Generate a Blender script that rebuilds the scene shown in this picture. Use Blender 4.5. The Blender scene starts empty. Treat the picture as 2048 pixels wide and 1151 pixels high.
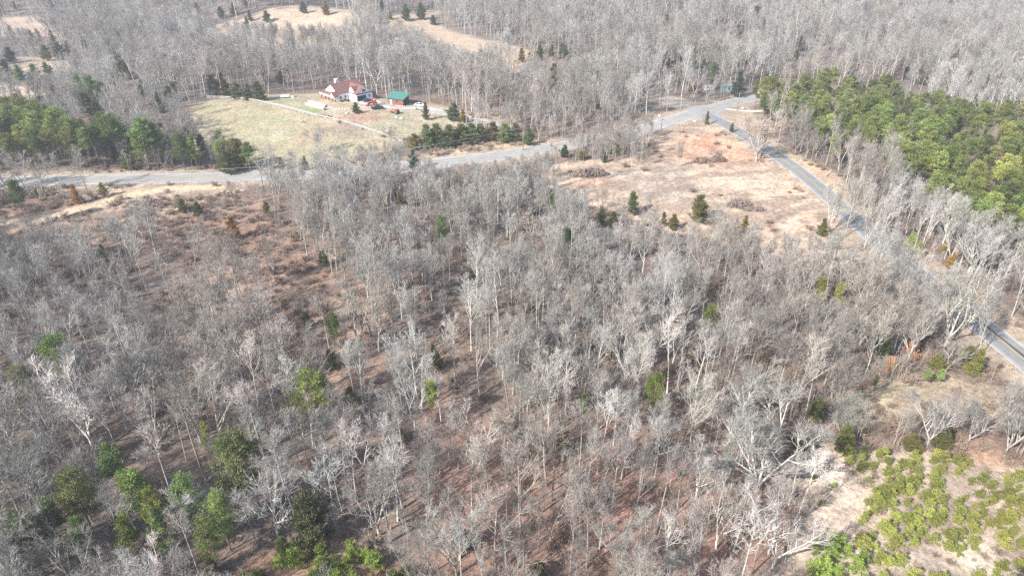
import bpy, math, random
import numpy as np
from mathutils import Vector, Matrix

R = math.radians
rnd = random.Random(7)
C = bpy.context.scene.collection
scene = bpy.context.scene

# ------------------------------------------------------------------ camera, sky, sun, exposure
CAM_Z, PITCH, FPX = 90.0, 30.7, 1365.3
cam_d = bpy.data.cameras.new('camera'); cam = bpy.data.objects.new('camera', cam_d); C.objects.link(cam)
cam.location = (0, 0, CAM_Z); cam.rotation_euler = (R(90 - PITCH), 0, 0)
cam_d.lens = 24; cam_d.sensor_width = 36; cam_d.clip_start = 1; cam_d.clip_end = 20000
scene.camera = cam

SUN_EL, SUN_AZ = 37.0, 50.0          # light travels towards azimuth 50 deg (from +Y to +X)
world = bpy.data.worlds.new("World"); scene.world = world; world.use_nodes = True
wn = world.node_tree; wn.nodes.clear()
sky = wn.nodes.new('ShaderNodeTexSky'); sky.sky_type = 'NISHITA'; sky.sun_disc = False
sky.sun_elevation = R(SUN_EL); sky.sun_rotation = R(180 + SUN_AZ); sky.air_density = 1.0; sky.dust_density = 2.0
bg = wn.nodes.new('ShaderNodeBackground'); bg.inputs[1].default_value = 0.12
wo = wn.nodes.new('ShaderNodeOutputWorld')
wn.links.new(sky.outputs[0], bg.inputs[0]); wn.links.new(bg.outputs[0], wo.inputs[0])
sun_d = bpy.data.lights.new('sun', 'SUN'); sun_d.energy = 4.6; sun_d.angle = R(0.5); sun_d.color = (1.0, 0.965, 0.925)
sun = bpy.data.objects.new('sun', sun_d); C.objects.link(sun); sun.location = (-100, -100, 200)
ld = Vector((math.sin(R(SUN_AZ)) * math.cos(R(SUN_EL)), math.cos(R(SUN_AZ)) * math.cos(R(SUN_EL)), -math.sin(R(SUN_EL))))
sun.rotation_euler = ld.to_track_quat('-Z', 'Y').to_euler()
scene.view_settings.view_transform = 'Standard'; scene.view_settings.look = 'None'
scene.view_settings.exposure = 1.06; scene.view_settings.gamma = 1.0
scene.render.engine = 'CYCLES'
scene.cycles.use_denoising = False
scene.cycles.max_bounces = 4; scene.cycles.diffuse_bounces = 2; scene.cycles.glossy_bounces = 1
scene.cycles.transmission_bounces = 2; scene.cycles.volume_bounces = 0; scene.cycles.transparent_max_bounces = 8

# ------------------------------------------------------------------ the lie of the land
BUMPS = [(-95, 318, 75, 55, 3.2), (-200, 560, 55, 40, 9.0), (-105, 540, 60, 30, 8.0), (40, 300, 60, 30, 1.5),
         (60, 700, 300, 90, 8.0), (-330, 640, 160, 80, 12.0), (330, 640, 220, 90, 6.0), (60, 250, 60, 40, 1.2)]


def H(x, y):
    x = np.asarray(x, float); y = np.asarray(y, float)
    h = 0.9 * np.sin(x / 47 + 1.0) * np.cos(y / 61) + 0.5 * np.sin((x + 1.7 * y) / 29)
    h = h + 4.5 * np.sin(x / 88 + 0.6) * np.sin(y / 74 + 1.2) * np.clip((y - 390) / 150, 0, 1)
    for bx_, by_, sx, sy, a in BUMPS:
        h = h + a * np.exp(-((x - bx_) / sx) ** 2 - ((y - by_) / sy) ** 2)
    return h


def Hs(x, y):
    return float(H(x, y))


SP, CP = math.sin(R(PITCH)), math.cos(R(PITCH))


def survey(px, py, above=0.0):
    """The ground point (x, y) read off the aerial survey picture (2048 px wide); above: height over ground of the thing sighted."""
    u, v = (px - 1024) / FPX, (575.5 - py) / FPX
    d = (u, CP + SP * v, -SP + CP * v)
    t = 30.0
    step = 4.0
    while t < 5000:
        x, y, z = d[0] * t, d[1] * t, CAM_Z + d[2] * t
        if z < Hs(x, y) + above:
            if step < 0.05:
                break
            t -= step; step *= 0.25
        t += step
    return d[0] * t, d[1] * t


def seen_at(x, y, z):
    x = np.asarray(x, float); y = np.asarray(y, float); z = np.asarray(z, float) - CAM_Z
    dep = CP * y - SP * z
    up = SP * y + CP * z
    dep = np.maximum(dep, 0.1)
    return 1024 + FPX * x / dep, 575.5 - FPX * up / dep


def poly(pts):
    return np.array([survey(*p) for p in pts])


def sdist(P, X, Y):
    """signed distance to polygon, positive inside"""
    n = len(P); inside = np.zeros(X.shape, bool); best = np.full(X.shape, 1e18)
    for i in range(n):
        x0, y0 = P[i]; x1, y1 = P[(i + 1) % n]
        c = ((y0 > Y) != (y1 > Y)) & (X < (x1 - x0) * (Y - y0) / ((y1 - y0) if y1 != y0 else 1e-9) + x0)
        inside ^= c
        dx, dy = x1 - x0, y1 - y0
        t = np.clip(((X - x0) * dx + (Y - y0) * dy) / (dx * dx + dy * dy + 1e-9), 0, 1)
        best = np.minimum(best, (X - x0 - t * dx) ** 2 + (Y - y0 - t * dy) ** 2)
    d = np.sqrt(best)
    return np.where(inside, d, -d)


def linedist(L, X, Y):
    best = np.full(np.shape(X), 1e18)
    for i in range(len(L) - 1):
        x0, y0 = L[i]; x1, y1 = L[i + 1]
        dx, dy = x1 - x0, y1 - y0
        t = np.clip(((X - x0) * dx + (Y - y0) * dy) / (dx * dx + dy * dy + 1e-9), 0, 1)
        best = np.minimum(best, (X - x0 - t * dx) ** 2 + (Y - y0 - t * dy) ** 2)
    return np.sqrt(best)


_rs = np.random.RandomState(3)
_lat = _rs.rand(256, 256)


def vnoise(X, Y, s):
    x = np.asarray(X) / s + 100.3; y = np.asarray(Y) / s + 57.7
    xi = np.floor(x).astype(int); yi = np.floor(y).astype(int)
    fx = x - xi; fy = y - yi
    fx = fx * fx * (3 - 2 * fx); fy = fy * fy * (3 - 2 * fy)
    g = lambda a, b: _lat[a % 256, b % 256]
    return (g(xi, yi) * (1 - fx) + g(xi + 1, yi) * fx) * (1 - fy) + (g(xi, yi + 1) * (1 - fx) + g(xi + 1, yi + 1) * fx) * fy


def fbm(X, Y, s, o=4):
    t = 0; a = 1; w = 0
    for k in range(o):
        t = t + a * vnoise(np.asarray(X) + 31 * k, np.asarray(Y) - 17 * k, s / 2 ** k); w += a; a *= 0.55
    return t / w


# ------------------------------------------------------------------ materials
MATS = {}


def mat(name, col, rough=0.85, noise=None, tint=False, objvar=0.0, metal=0.0, transl=0.0, spec=0.3, bump=0.0, usecol=False):
    """noise = (scale, amount, colour2) mixes a second colour through an object-space noise"""
    m = bpy.data.materials.new(name); m.use_nodes = True
    nt = m.node_tree; n = nt.nodes; l = nt.links
    b = n['Principled BSDF']; b.inputs['Roughness'].default_value = rough; b.inputs['Metallic'].default_value = metal
    b.inputs['Specular IOR Level'].default_value = spec
    rgb = n.new('ShaderNodeRGB'); rgb.outputs[0].default_value = (*col, 1); cur = rgb.outputs[0]
    if noise:
        tc = n.new('ShaderNodeTexCoord'); nz = n.new('ShaderNodeTexNoise'); nz.inputs['Scale'].default_value = noise[0]
        nz.inputs['Detail'].default_value = 5; nz.inputs['Roughness'].default_value = 0.65
        l.new(tc.outputs['Object'], nz.inputs['Vector'])
        mr = n.new('ShaderNodeMapRange'); mr.inputs[1].default_value = 0.5 - noise[1] / 2; mr.inputs[2].default_value = 0.5 + noise[1] / 2
        l.new(nz.outputs[0], mr.inputs[0])
        mx = n.new('ShaderNodeMix'); mx.data_type = 'RGBA'; l.new(mr.outputs[0], mx.inputs[0])
        l.new(cur, mx.inputs[6]); mx.inputs[7].default_value = (*noise[2], 1); cur = mx.outputs[2]
        if bump:
            bp = n.new('ShaderNodeBump'); bp.inputs['Strength'].default_value = bump; bp.inputs['Distance'].default_value = 0.1
            l.new(nz.outputs[0], bp.inputs['Height']); l.new(bp.outputs[0], b.inputs['Normal'])
    if tint:   # per-clump tint stored on the faces: two natural foliage hues
        at = n.new('ShaderNodeAttribute'); at.attribute_name = 'tint'
        mx = n.new('ShaderNodeMix'); mx.data_type = 'RGBA'; l.new(at.outputs['Fac'], mx.inputs[0])
        l.new(cur, mx.inputs[6]); mx.inputs[7].default_value = (*tint, 1); cur = mx.outputs[2]
    if objvar:
        oi = n.new('ShaderNodeObjectInfo')
        mr = n.new('ShaderNodeMapRange'); mr.inputs[3].default_value = 1 - objvar; mr.inputs[4].default_value = 1 + objvar
        l.new(oi.outputs['Random'], mr.inputs[0])
        mm = n.new('ShaderNodeVectorMath'); mm.operation = 'SCALE'; l.new(cur, mm.inputs[0]); l.new(mr.outputs[0], mm.inputs['Scale'])
        cur = mm.outputs[0]
        m2 = n.new('ShaderNodeVectorMath'); m2.operation = 'MULTIPLY'; l.new(cur, m2.inputs[0]); l.new(oi.outputs['Color'], m2.inputs[1])
        cur = m2.outputs[0]
        nz2 = n.new('ShaderNodeTexNoise'); nz2.inputs['Scale'].default_value = 0.022; nz2.inputs['Detail'].default_value = 3; l.new(oi.outputs['Location'], nz2.inputs['Vector'])
        cr = n.new('ShaderNodeValToRGB'); l.new(nz2.outputs[0], cr.inputs[0])
        for i_, (p_, c_) in enumerate(((0.34, (1.15, 1.16, 1.15, 1)), (0.46, (0.93, 0.95, 0.92, 1)), (0.56, (0.78, 0.75, 0.69, 1)), (0.66, (1.12, 1.05, 1.01, 1)))):
            e_ = cr.color_ramp.elements[i_] if i_ < 2 else cr.color_ramp.elements.new(p_)
            e_.position = p_; e_.color = c_
        m3 = n.new('ShaderNodeVectorMath'); m3.operation = 'MULTIPLY'; l.new(cur, m3.inputs[0]); l.new(cr.outputs[0], m3.inputs[1]); cur = m3.outputs[0]
    l.new(cur, b.inputs['Base Color'])
    if transl:
        tr = n.new('ShaderNodeBsdfTranslucent'); l.new(cur, tr.inputs[0])
        ms = n.new('ShaderNodeMixShader'); ms.inputs[0].default_value = transl
        out = n['Material Output']; l.new(b.outputs[0], ms.inputs[1]); l.new(tr.outputs[0], ms.inputs[2]); l.new(ms.outputs[0], out.inputs[0])
    MATS[name] = m
    return m


mat('bark_pale', (0.54, 0.525, 0.49), noise=(1.2, 0.5, (0.27, 0.255, 0.235)), objvar=0.28)
mat('twig_grey', (0.40, 0.385, 0.365), tint=(0.265, 0.24, 0.22), objvar=0.28)
mat('bark_pine', (0.20, 0.145, 0.11), noise=(2.0, 0.5, (0.30, 0.24, 0.20)), objvar=0.2)
mat('needles_pine', (0.105, 0.14, 0.045), tint=(0.31, 0.325, 0.11), objvar=0.3, transl=0.25)
mat('needles_cedar', (0.115, 0.13, 0.055), tint=(0.22, 0.205, 0.095), objvar=0.2, transl=0.25)
mat('needles_young', (0.19, 0.235, 0.05), tint=(0.47, 0.47, 0.12), objvar=0.2, transl=0.25)
mat('brush_brown', (0.26, 0.185, 0.145), tint=(0.38, 0.30, 0.24), objvar=0.25)
mat('dead_leaf', (0.42, 0.24, 0.12), tint=(0.55, 0.36, 0.20), objvar=0.1, transl=0.2)
mat('log_wood', (0.52, 0.45, 0.39), noise=(2.5, 0.5, (0.30, 0.24, 0.20)), objvar=0.2)
mat('pile_wood', (0.30, 0.26, 0.235), tint=(0.12, 0.095, 0.08))
mat('pile_clay', (0.26, 0.185, 0.145), tint=(0.11, 0.08, 0.065))
mat('white_paint', (0.80, 0.80, 0.79), rough=0.6, noise=(3.0, 0.6, (0.72, 0.72, 0.70)))
mat('white_siding', (0.80, 0.81, 0.82), rough=0.6, noise=(5.0, 0.5, (0.74, 0.75, 0.77)))
mat('roof_red', (0.21, 0.105, 0.098), rough=0.9, noise=(6.0, 0.5, (0.155, 0.078, 0.074)))
mat('roof_green', (0.05, 0.165, 0.14), rough=0.6, noise=(1.0, 0.5, (0.07, 0.205, 0.175)))
mat('barn_red', (0.225, 0.10, 0.08), rough=0.85, noise=(3.0, 0.6, (0.175, 0.08, 0.065)))
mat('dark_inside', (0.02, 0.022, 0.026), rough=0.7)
mat('glass_dark', (0.03, 0.04, 0.05), rough=0.15, spec=0.6)
mat('post_brick', (0.38, 0.17, 0.11), noise=(6, 0.5, (0.28, 0.12, 0.08)))
mat('rail_white', (0.50, 0.48, 0.45), noise=(1.5, 0.5, (0.34, 0.32, 0.29)))
mat('stone_pale', (0.66, 0.61, 0.54), noise=(3, 0.6, (0.45, 0.40, 0.34)))
mat('lumber_pale', (0.60, 0.55, 0.48), noise=(2, 0.6, (0.45, 0.40, 0.33)))
mat('paint_red', (0.45, 0.07, 0.055), rough=0.35, spec=0.5)
mat('paint_orange', (0.60, 0.14, 0.08), rough=0.4, spec=0.5)
mat('paint_black', (0.018, 0.02, 0.025), rough=0.25, spec=0.6)
mat('paint_white', (0.80, 0.80, 0.80), rough=0.3, spec=0.5)
mat('paint_blue', (0.03, 0.06, 0.16), rough=0.3, spec=0.6)
mat('tyre', (0.02, 0.02, 0.02), rough=0.9)
mat('rim', (0.45, 0.45, 0.46), rough=0.35, metal=0.8)
mat('concrete', (0.55, 0.53, 0.50), noise=(2.0, 0.6, (0.45, 0.43, 0.40)))
mat('pole_wood', (0.28, 0.24, 0.20), noise=(3, 0.6, (0.20, 0.17, 0.14)))
mat('wire', (0.40, 0.40, 0.40), rough=0.4)
mat('teal_wall', (0.16, 0.26, 0.29), noise=(3, 0.6, (0.12, 0.2, 0.23)))
mat('roof_grey', (0.18, 0.165, 0.16), noise=(5, 0.6, (0.13, 0.12, 0.12)))
mat('hide_brown', (0.17, 0.085, 0.045), noise=(2.5, 0.3, (0.55, 0.5, 0.44)))
mat('hide_tan', (0.33, 0.25, 0.19), noise=(2.5, 0.3, (0.05, 0.04, 0.035)))
mat('hide_black', (0.03, 0.027, 0.025), noise=(1.6, 0.15, (0.6, 0.58, 0.55)))
mat('yellow_line', (0.55, 0.40, 0.06), noise=(2, 0.7, (0.40, 0.33, 0.15)))
mat('edge_line', (0.58, 0.58, 0.56), noise=(2, 0.7, (0.38, 0.38, 0.37)))
mat('road_streak', (0.05, 0.05, 0.052), noise=(2, 0.7, (0.09, 0.09, 0.09)))
mat('sign_face', (0.75, 0.75, 0.75), rough=0.5)


class MB:
    def __init__(s):
        s.v = []; s.f = []; s.m = []; s.t = []

    def face(s, pts, m=0, t=0.0):
        i = len(s.v); s.v.extend(pts); s.f.append(tuple(range(i, i + len(pts)))); s.m.append(m); s.t.append(t)

    def tube(s, pts, rad, n=4, m=0, t=0.0, cap=False):
        base = len(s.v); k = len(pts)
        for i, p in enumerate(pts):
            a = pts[min(i + 1, k - 1)] - pts[max(i - 1, 0)]
            if a.length < 1e-6: a = Vector((0, 0, 1))
            a.normalize()
            u = a.cross(Vector((0.31, 0.95, 0.12)));
            if u.length < 0.1: u = a.cross(Vector((1, 0, 0)))
            u.normalize(); w = a.cross(u)
            for j in range(n):
                c = 2 * math.pi * j / n
                s.v.append(p + (u * math.cos(c) + w * math.sin(c)) * rad[i])
        for i in range(k - 1):
            for j in range(n):
                a0 = base + i * n + j; a1 = base + i * n + (j + 1) % n
                s.f.append((a0, a1, a1 + n, a0 + n)); s.m.append(m); s.t.append(t)
        if cap:
            s.f.append(tuple(base + j for j in range(n))[::-1]); s.m.append(m); s.t.append(t)
            s.f.append(tuple(base + (k - 1) * n + j for j in range(n))); s.m.append(m); s.t.append(t)

    def box(s, c, size, rz=0.0, m=0, mtx=None, taper=0.0):
        hx, hy, hz = size[0] / 2, size[1] / 2, size[2] / 2
        M = Matrix.Translation(c) @ Matrix.Rotation(rz, 4, 'Z') if mtx is None else mtx
        q = []
        for z in (-1, 1):
            k = 1 - taper if z > 0 else 1
            for x, y in ((-1, -1), (1, -1), (1, 1), (-1, 1)):
                q.append(M @ Vector((x * hx * k, y * hy * k, z * hz)))
        i = len(s.v); s.v.extend(q)
        for f in ((0, 3, 2, 1), (4, 5, 6, 7), (0, 1, 5, 4), (1, 2, 6, 5), (2, 3, 7, 6), (3, 0, 4, 7)):
            s.f.append(tuple(i + a for a in f)); s.m.append(m); s.t.append(0.0)

    def prism(s, prof, a, b, axis='y', m=0):
        """extrude a 2-D profile [(p, z)] from a to b along axis"""
        i = len(s.v); n = len(prof)
        for e in (a, b):
            for p, z in prof:
                s.v.append(Vector((p, e, z)) if axis == 'y' else Vector((e, p, z)))
        s.f.append(tuple(range(i, i + n))[::-1]); s.f.append(tuple(range(i + n, i + 2 * n)))
        s.m += [m, m]; s.t += [0.0, 0.0]
        for k in range(n):
            s.f.append((i + k, i + (k + 1) % n, i + n + (k + 1) % n, i + n + k)); s.m.append(m); s.t.append(0.0)

    def mesh(s, name, mats, smooth=False):
        me = bpy.data.meshes.new(name); me.from_pydata([tuple(p) for p in s.v], [], s.f)
        for x in (mats if isinstance(mats, (list, tuple)) else [mats]): me.materials.append(MATS[x])
        me.polygons.foreach_set('material_index', s.m)
        at = me.attributes.new('tint', 'FLOAT', 'FACE'); at.data.foreach_set('value', s.t)
        if smooth: me.polygons.foreach_set('use_smooth', [True] * len(s.f))
        me.update(); return me

    def build(s, name, mats, parent=None, smooth=False):
        o = bpy.data.objects.new(name, s.mesh(name, mats, smooth)); C.objects.link(o)
        if parent: o.parent = parent
        return o


def empty(name, x, y, z=None, rz=0.0, label=None, cat=None, group=None):
    o = bpy.data.objects.new(name, None); C.objects.link(o)
    o.location = (x, y, Hs(x, y) if z is None else z); o.rotation_euler = (0, 0, rz); o.empty_display_size = 0.5
    tag(o, label, cat, group); return o


def tag(o, label=None, cat=None, group=None, kind=None):
    if label: o['label'] = label
    if cat: o['category'] = cat
    if group: o['group'] = group
    if kind: o['kind'] = kind
    return o


# ------------------------------------------------------------------ road lines and zones of the survey
HWY = [(-420, 364), (-150, 366), (0, 363), (100, 361), (243, 358), (400, 355), (521, 351.5), (643, 347), (761, 338.5), (839, 330), (910, 322),
       (978, 314), (1040, 305), (1134, 290), (1190, 281), (1239, 272.5), (1290, 258), (1330, 245), (1375, 231), (1420, 218), (1465, 205), (1510, 194), (1560, 184), (1640, 172)]
SIDE = [(1405, 226), (1432, 238), (1462, 254), (1505, 281), (1556, 312), (1610, 351), (1640, 376), (1665, 398), (1700, 431), (1740, 467), (1790, 511), (1850, 560),
        (1920, 616), (1985, 667), (2036, 707), (2110, 768), (2220, 860), (2380, 1000)]
SPUR = [(1400, 222), (1378, 211), (1352, 203), (1320, 196)]


def smooth_line(P, step=4.0):
    P = [np.array(p) for p in P]; out = []
    for i in range(len(P) - 1):
        p0 = P[max(i - 1, 0)]; p1 = P[i]; p2 = P[i + 1]; p3 = P[min(i + 2, len(P) - 1)]
        n = max(1, int(np.linalg.norm(p2 - p1) / step))
        for k in range(n):
            t = k / n
            out.append(0.5 * ((2 * p1) + (-p0 + p2) * t + (2 * p0 - 5 * p1 + 4 * p2 - p3) * t * t + (-p0 + 3 * p1 - 3 * p2 + p3) * t ** 3))
    out.append(P[-1])
    A = np.array(out)
    for _ in range(6):
        A[1:-1] = 0.25 * A[:-2] + 0.5 * A[1:-1] + 0.25 * A[2:]
    return A


HWYg = smooth_line(poly(HWY)); SIDEg = smooth_line(poly(SIDE)); SPURg = smooth_line(poly(SPUR))
DRIVEg = smooth_line(poly([(728, 204), (752, 209), (775, 214), (800, 219), (838, 214), (868, 221), (905, 229), (950, 239), (1005, 250)]), 2)

Z = {k: poly(v) for k, v in dict(
    pasture=[(382, 222), (400, 203), (440, 197), (505, 203), (560, 213), (640, 233), (720, 256), (806, 288), (790, 300), (700, 318), (620, 330), (520, 330), (430, 318), (385, 290), (395, 262), (372, 240)],
    yard=[(440, 196), (520, 190), (640, 186), (700, 192), (760, 196), (830, 208), (900, 224), (965, 242), (960, 252), (900, 258), (840, 268), (806, 288), (720, 256), (640, 233), (560, 213), (505, 203)],
    bank=[(850, 312), (880, 296), (950, 286), (1040, 280), (1130, 279), (1165, 277), (1130, 284), (1040, 298), (960, 309), (880, 318), (850, 322)],
    clearing=[(1085, 338), (1120, 326), (1180, 320), (1230, 318), (1262, 300), (1290, 276), (1340, 258), (1400, 247), (1450, 258), (1500, 292), (1548, 322), (1600, 360), (1650, 402),
              (1690, 440), (1700, 480), (1730, 520), (1700, 545), (1640, 540), (1560, 520), (1500, 500), (1400, 470), (1300, 450), (1230, 420), (1150, 400), (1100, 370)],
    clay=[(1330, 290), (1380, 270), (1430, 268), (1480, 290), (1515, 325), (1500, 335), (1440, 330), (1380, 322), (1340, 312)],
    claytwo=[(1135, 372), (1200, 358), (1230, 372), (1200, 395), (1150, 398)],
    palepatch=[(1400, 345), (1500, 340), (1560, 350), (1620, 385), (1650, 410), (1640, 470), (1560, 460), (1500, 430), (1430, 390)],
    greypatch=[(1220, 340), (1330, 330), (1430, 345), (1430, 370), (1380, 410), (1280, 400), (1220, 375)],
    leftclear=[(150, 395), (210, 378), (330, 367), (470, 365), (500, 372), (460, 385), (380, 398), (300, 410), (230, 420), (190, 425)],
    verge_s=[(-100, 374), (250, 369), (540, 361), (640, 356), (640, 366), (400, 372), (250, 378), (-100, 386)],
    redbrush=[(-60, 400), (100, 385), (250, 395), (420, 395), (520, 400), (560, 440), (640, 520), (760, 600), (745, 690), (690, 790), (600, 800), (560, 700), (470, 600), (300, 480), (100, 520), (-60, 530)],
    eastverge=[(1500, 262), (1540, 285), (1600, 318), (1660, 338), (1690, 355), (1700, 400), (1720, 440), (1690, 425), (1650, 385), (1600, 345), (1550, 306), (1500, 275)],
    crossing=[(1440, 232), (1470, 218), (1502, 204), (1510, 235), (1560, 262), (1510, 270), (1470, 250)],
    youngfield=[(1600, 905), (1650, 900), (1720, 893), (1800, 895), (1900, 905), (2000, 925), (2120, 955), (2300, 1100), (2300, 1300), (1500, 1300), (1540, 1150), (1590, 1050), (1600, 990)],
    straw=[(1690, 790), (1800, 765), (1880, 750), (1960, 760), (2060, 800), (2060, 860), (1960, 840), (1850, 820), (1740, 850), (1690, 840)],
    bottomfield=[(400, 1300), (480, 1130), (560, 1088), (640, 1072), (700, 1082), (800, 1130), (900, 1300)],
    knollone=[(395, 62), (440, 42), (500, 38), (540, 18), (600, 11), (655, 14), (690, 20), (730, 45), (690, 95), (560, 100), (440, 95)],
    knolltwo=[(750, 45), (775, 35), (800, 23), (850, 20), (885, 24), (860, 42), (900, 58), (950, 74), (1020, 92), (1060, 100), (1060, 150), (940, 140), (880, 125), (820, 100), (760, 70)],
    farleft=[(-60, 38), (60, 34), (150, 40), (200, 52), (120, 70), (-60, 80)],
    leftfield=[(5, 116), (60, 113), (140, 118), (150, 130), (120, 150), (40, 150), (5, 140)],
    leftlane=[(-60, 168), (0, 165), (40, 172), (75, 182), (90, 190), (60, 198), (0, 196), (-60, 200)],
    glade=[(150, 234), (215, 240), (210, 275), (150, 262)],
    topgreen=[(1462, -10), (1505, -10), (1490, 14), (1470, 20)],
    farright=[(1430, 75), (1480, 72), (1490, 90), (1440, 92)],
    rockpale=[(1630, 500), (1700, 510), (1725, 522), (1690, 538), (1640, 522)],
    southbrown=[(900, 820), (1500, 900), (1640, 1300), (800, 1300)],
).items()}
CLEARg = [Z[k] for k in ('pasture', 'yard', 'bank', 'clearing', 'leftclear', 'verge_s', 'eastverge', 'crossing', 'youngfield', 'straw', 'bottomfield',
                         'knollone', 'knolltwo', 'leftfield', 'leftlane', 'glade', 'topgreen', 'farright', 'farleft')]


def ramp(d, w):
    return np.clip(d / w + 0.5, 0, 1)


# ------------------------------------------------------------------ ground sheet
def build_ground():
    ys = np.concatenate([np.linspace(-400, 30, 14), np.arange(36, 420, 1.25), np.arange(421, 820, 3.2), 820 * (1.12 ** np.arange(1, 15))])
    ss = np.concatenate([np.linspace(-2.2, -1.02, 10), np.linspace(-0.98, 0.98, 430), np.linspace(1.02, 2.2, 10)])
    w = np.maximum(ys, 40) + 30
    X = ss[None, :] * w[:, None]; Y = np.repeat(ys[:, None], len(ss), 1)
    Zz = H(X, Y)
    n1 = fbm(X, Y, 18); n2 = fbm(X + 300, Y, 5, 3); n3 = fbm(X, Y + 500, 60)
    rel = (fbm(X + 77, Y, 2.6, 2) - 0.5) * 0.35
    road = np.minimum(np.minimum(linedist(HWYg, X, Y), linedist(SIDEg, X, Y)), np.minimum(linedist(SPURg, X, Y), linedist(DRIVEg, X, Y) + 1.5))
    Zz = Zz + rel * np.clip((road - 6) / 3, 0, 1)
    col = np.empty(X.shape + (3,))

    def mixc(a, c, b):
        c = np.array(c); a[...] = a * (1 - b[..., None]) + c * b[..., None]
    col[...] = np.array((0.20, 0.15, 0.12))
    mixc(col, (0.175, 0.15, 0.13), np.clip((n3 - 0.45) * 6, 0, 1))
    mixc(col, (0.25, 0.17, 0.13), np.clip((n2 - 0.5) * 5, 0, 1) * 0.7)
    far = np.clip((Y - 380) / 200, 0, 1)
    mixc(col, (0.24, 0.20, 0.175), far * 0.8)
    wob = (n1 - 0.5) * 16 + (n2 - 0.5) * 5

    def zone(k, c, c2=None, soft=2.0, wf=1.0, amt=1.0):
        m = ramp(sdist(Z[k], X, Y) + wob * wf, soft) * amt
        mixc(col, c, m)
        if c2 is not None: mixc(col, c2, m * np.clip((n2 * 0.6 + n1 * 0.4 - 0.5) * 7 + 0.3, 0, 1))
    zone('southbrown', (0.33, 0.205, 0.155), (0.265, 0.175, 0.135), soft=14)
    zone('redbrush', (0.27, 0.175, 0.13), (0.36, 0.255, 0.195), soft=6)
    zone('verge_s', (0.36, 0.28, 0.21), (0.27, 0.20, 0.155), wf=0.3)
    vg = ramp(9.5 - road + wob * 0.25, 3.0)
    mixc(col, (0.39, 0.31, 0.235), vg)
    zone('leftclear', (0.32, 0.245, 0.19), (0.46, 0.36, 0.265), wf=0.9)
    lane = linedist(poly([(-80, 452), (60, 442), (130, 425), (200, 408), (260, 390), (330, 378), (440, 374)]), X, Y)
    mixc(col, (0.60, 0.47, 0.32), ramp(2.6 - lane + wob * 0.06, 1.5))
    lane = linedist(poly([(245, 442), (300, 425), (380, 415)]), X, Y)
    mixc(col, (0.56, 0.44, 0.31), ramp(1.0 - lane + wob * 0.08, 1.0))
    zone('pasture', (0.41, 0.34, 0.235), (0.37, 0.325, 0.205), wf=0.1)
    zone('yard', (0.375, 0.335, 0.225), (0.43, 0.36, 0.26), wf=0.08)
    zone('bank', (0.50, 0.40, 0.27), (0.34, 0.27, 0.20), wf=0.15)
    zone('glade', (0.34, 0.25, 0.18), wf=0.3)
    zone('clearing', (0.44, 0.335, 0.25), (0.56, 0.415, 0.30), wf=0.35)
    zone('greypatch', (0.36, 0.295, 0.235), (0.46, 0.37, 0.29), wf=0.6, soft=6)
    zone('palepatch', (0.60, 0.47, 0.35), (0.55, 0.38, 0.265), wf=0.6, soft=6)
    zone('clay', (0.54, 0.30, 0.19), (0.60, 0.39, 0.27), wf=0.3, soft=2.5)
    zone('claytwo', (0.52, 0.29, 0.19), (0.44, 0.30, 0.22), wf=0.4, soft=3)
    zone('rockpale', (0.64, 0.53, 0.45), (0.42, 0.33, 0.27), wf=0.3)
    # tracks of machines and scrub over the cleared land
    st = fbm(X * 0.35 + Y * 0.1, Y * 1.4 - X * 0.5, 7, 3)
    inclr = ramp(sdist(Z['clearing'], X, Y), 6)
    mixc(col, (0.33, 0.25, 0.19), inclr * np.clip((st - 0.53) * 9, 0, 1) * 0.8)
    st2 = fbm(X * 0.8 - Y * 0.3, Y * 1.2 + X * 0.5, 3.2, 3); mixc(col, (0.27, 0.205, 0.16), inclr * np.clip((st2 - 0.6) * 10, 0, 1) * 0.6)
    mixc(col, (0.62, 0.49, 0.38), inclr * np.clip((0.38 - st2) * 10, 0, 1) * 0.5)
    zone('eastverge', (0.47, 0.35, 0.25), (0.52, 0.41, 0.27), wf=0.2)
    zone('crossing', (0.44, 0.35, 0.26), (0.38, 0.29, 0.22), wf=0.1)
    zone('youngfield', (0.37, 0.295, 0.23), (0.48, 0.385, 0.295), wf=0.12, soft=3)
    zone('straw', (0.38, 0.30, 0.215), (0.46, 0.38, 0.25), wf=0.2, soft=4)
    zone('bottomfield', (0.34, 0.215, 0.155), (0.42, 0.29, 0.21), wf=0.1)
    for k in ('knollone', 'knolltwo', 'leftfield'):
        zone(k, (0.48, 0.375, 0.275), (0.40, 0.31, 0.235), wf=0.5, soft=5)
    zone('farleft', (0.42, 0.31, 0.25), (0.46, 0.37, 0.28), wf=0.3)
    zone('farright', (0.45, 0.36, 0.28), wf=0.3)
    zone('leftlane', (0.55, 0.44, 0.33), (0.62, 0.53, 0.42), wf=0.4)
    zone('topgreen', (0.30, 0.33, 0.16), wf=0.1)
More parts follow.
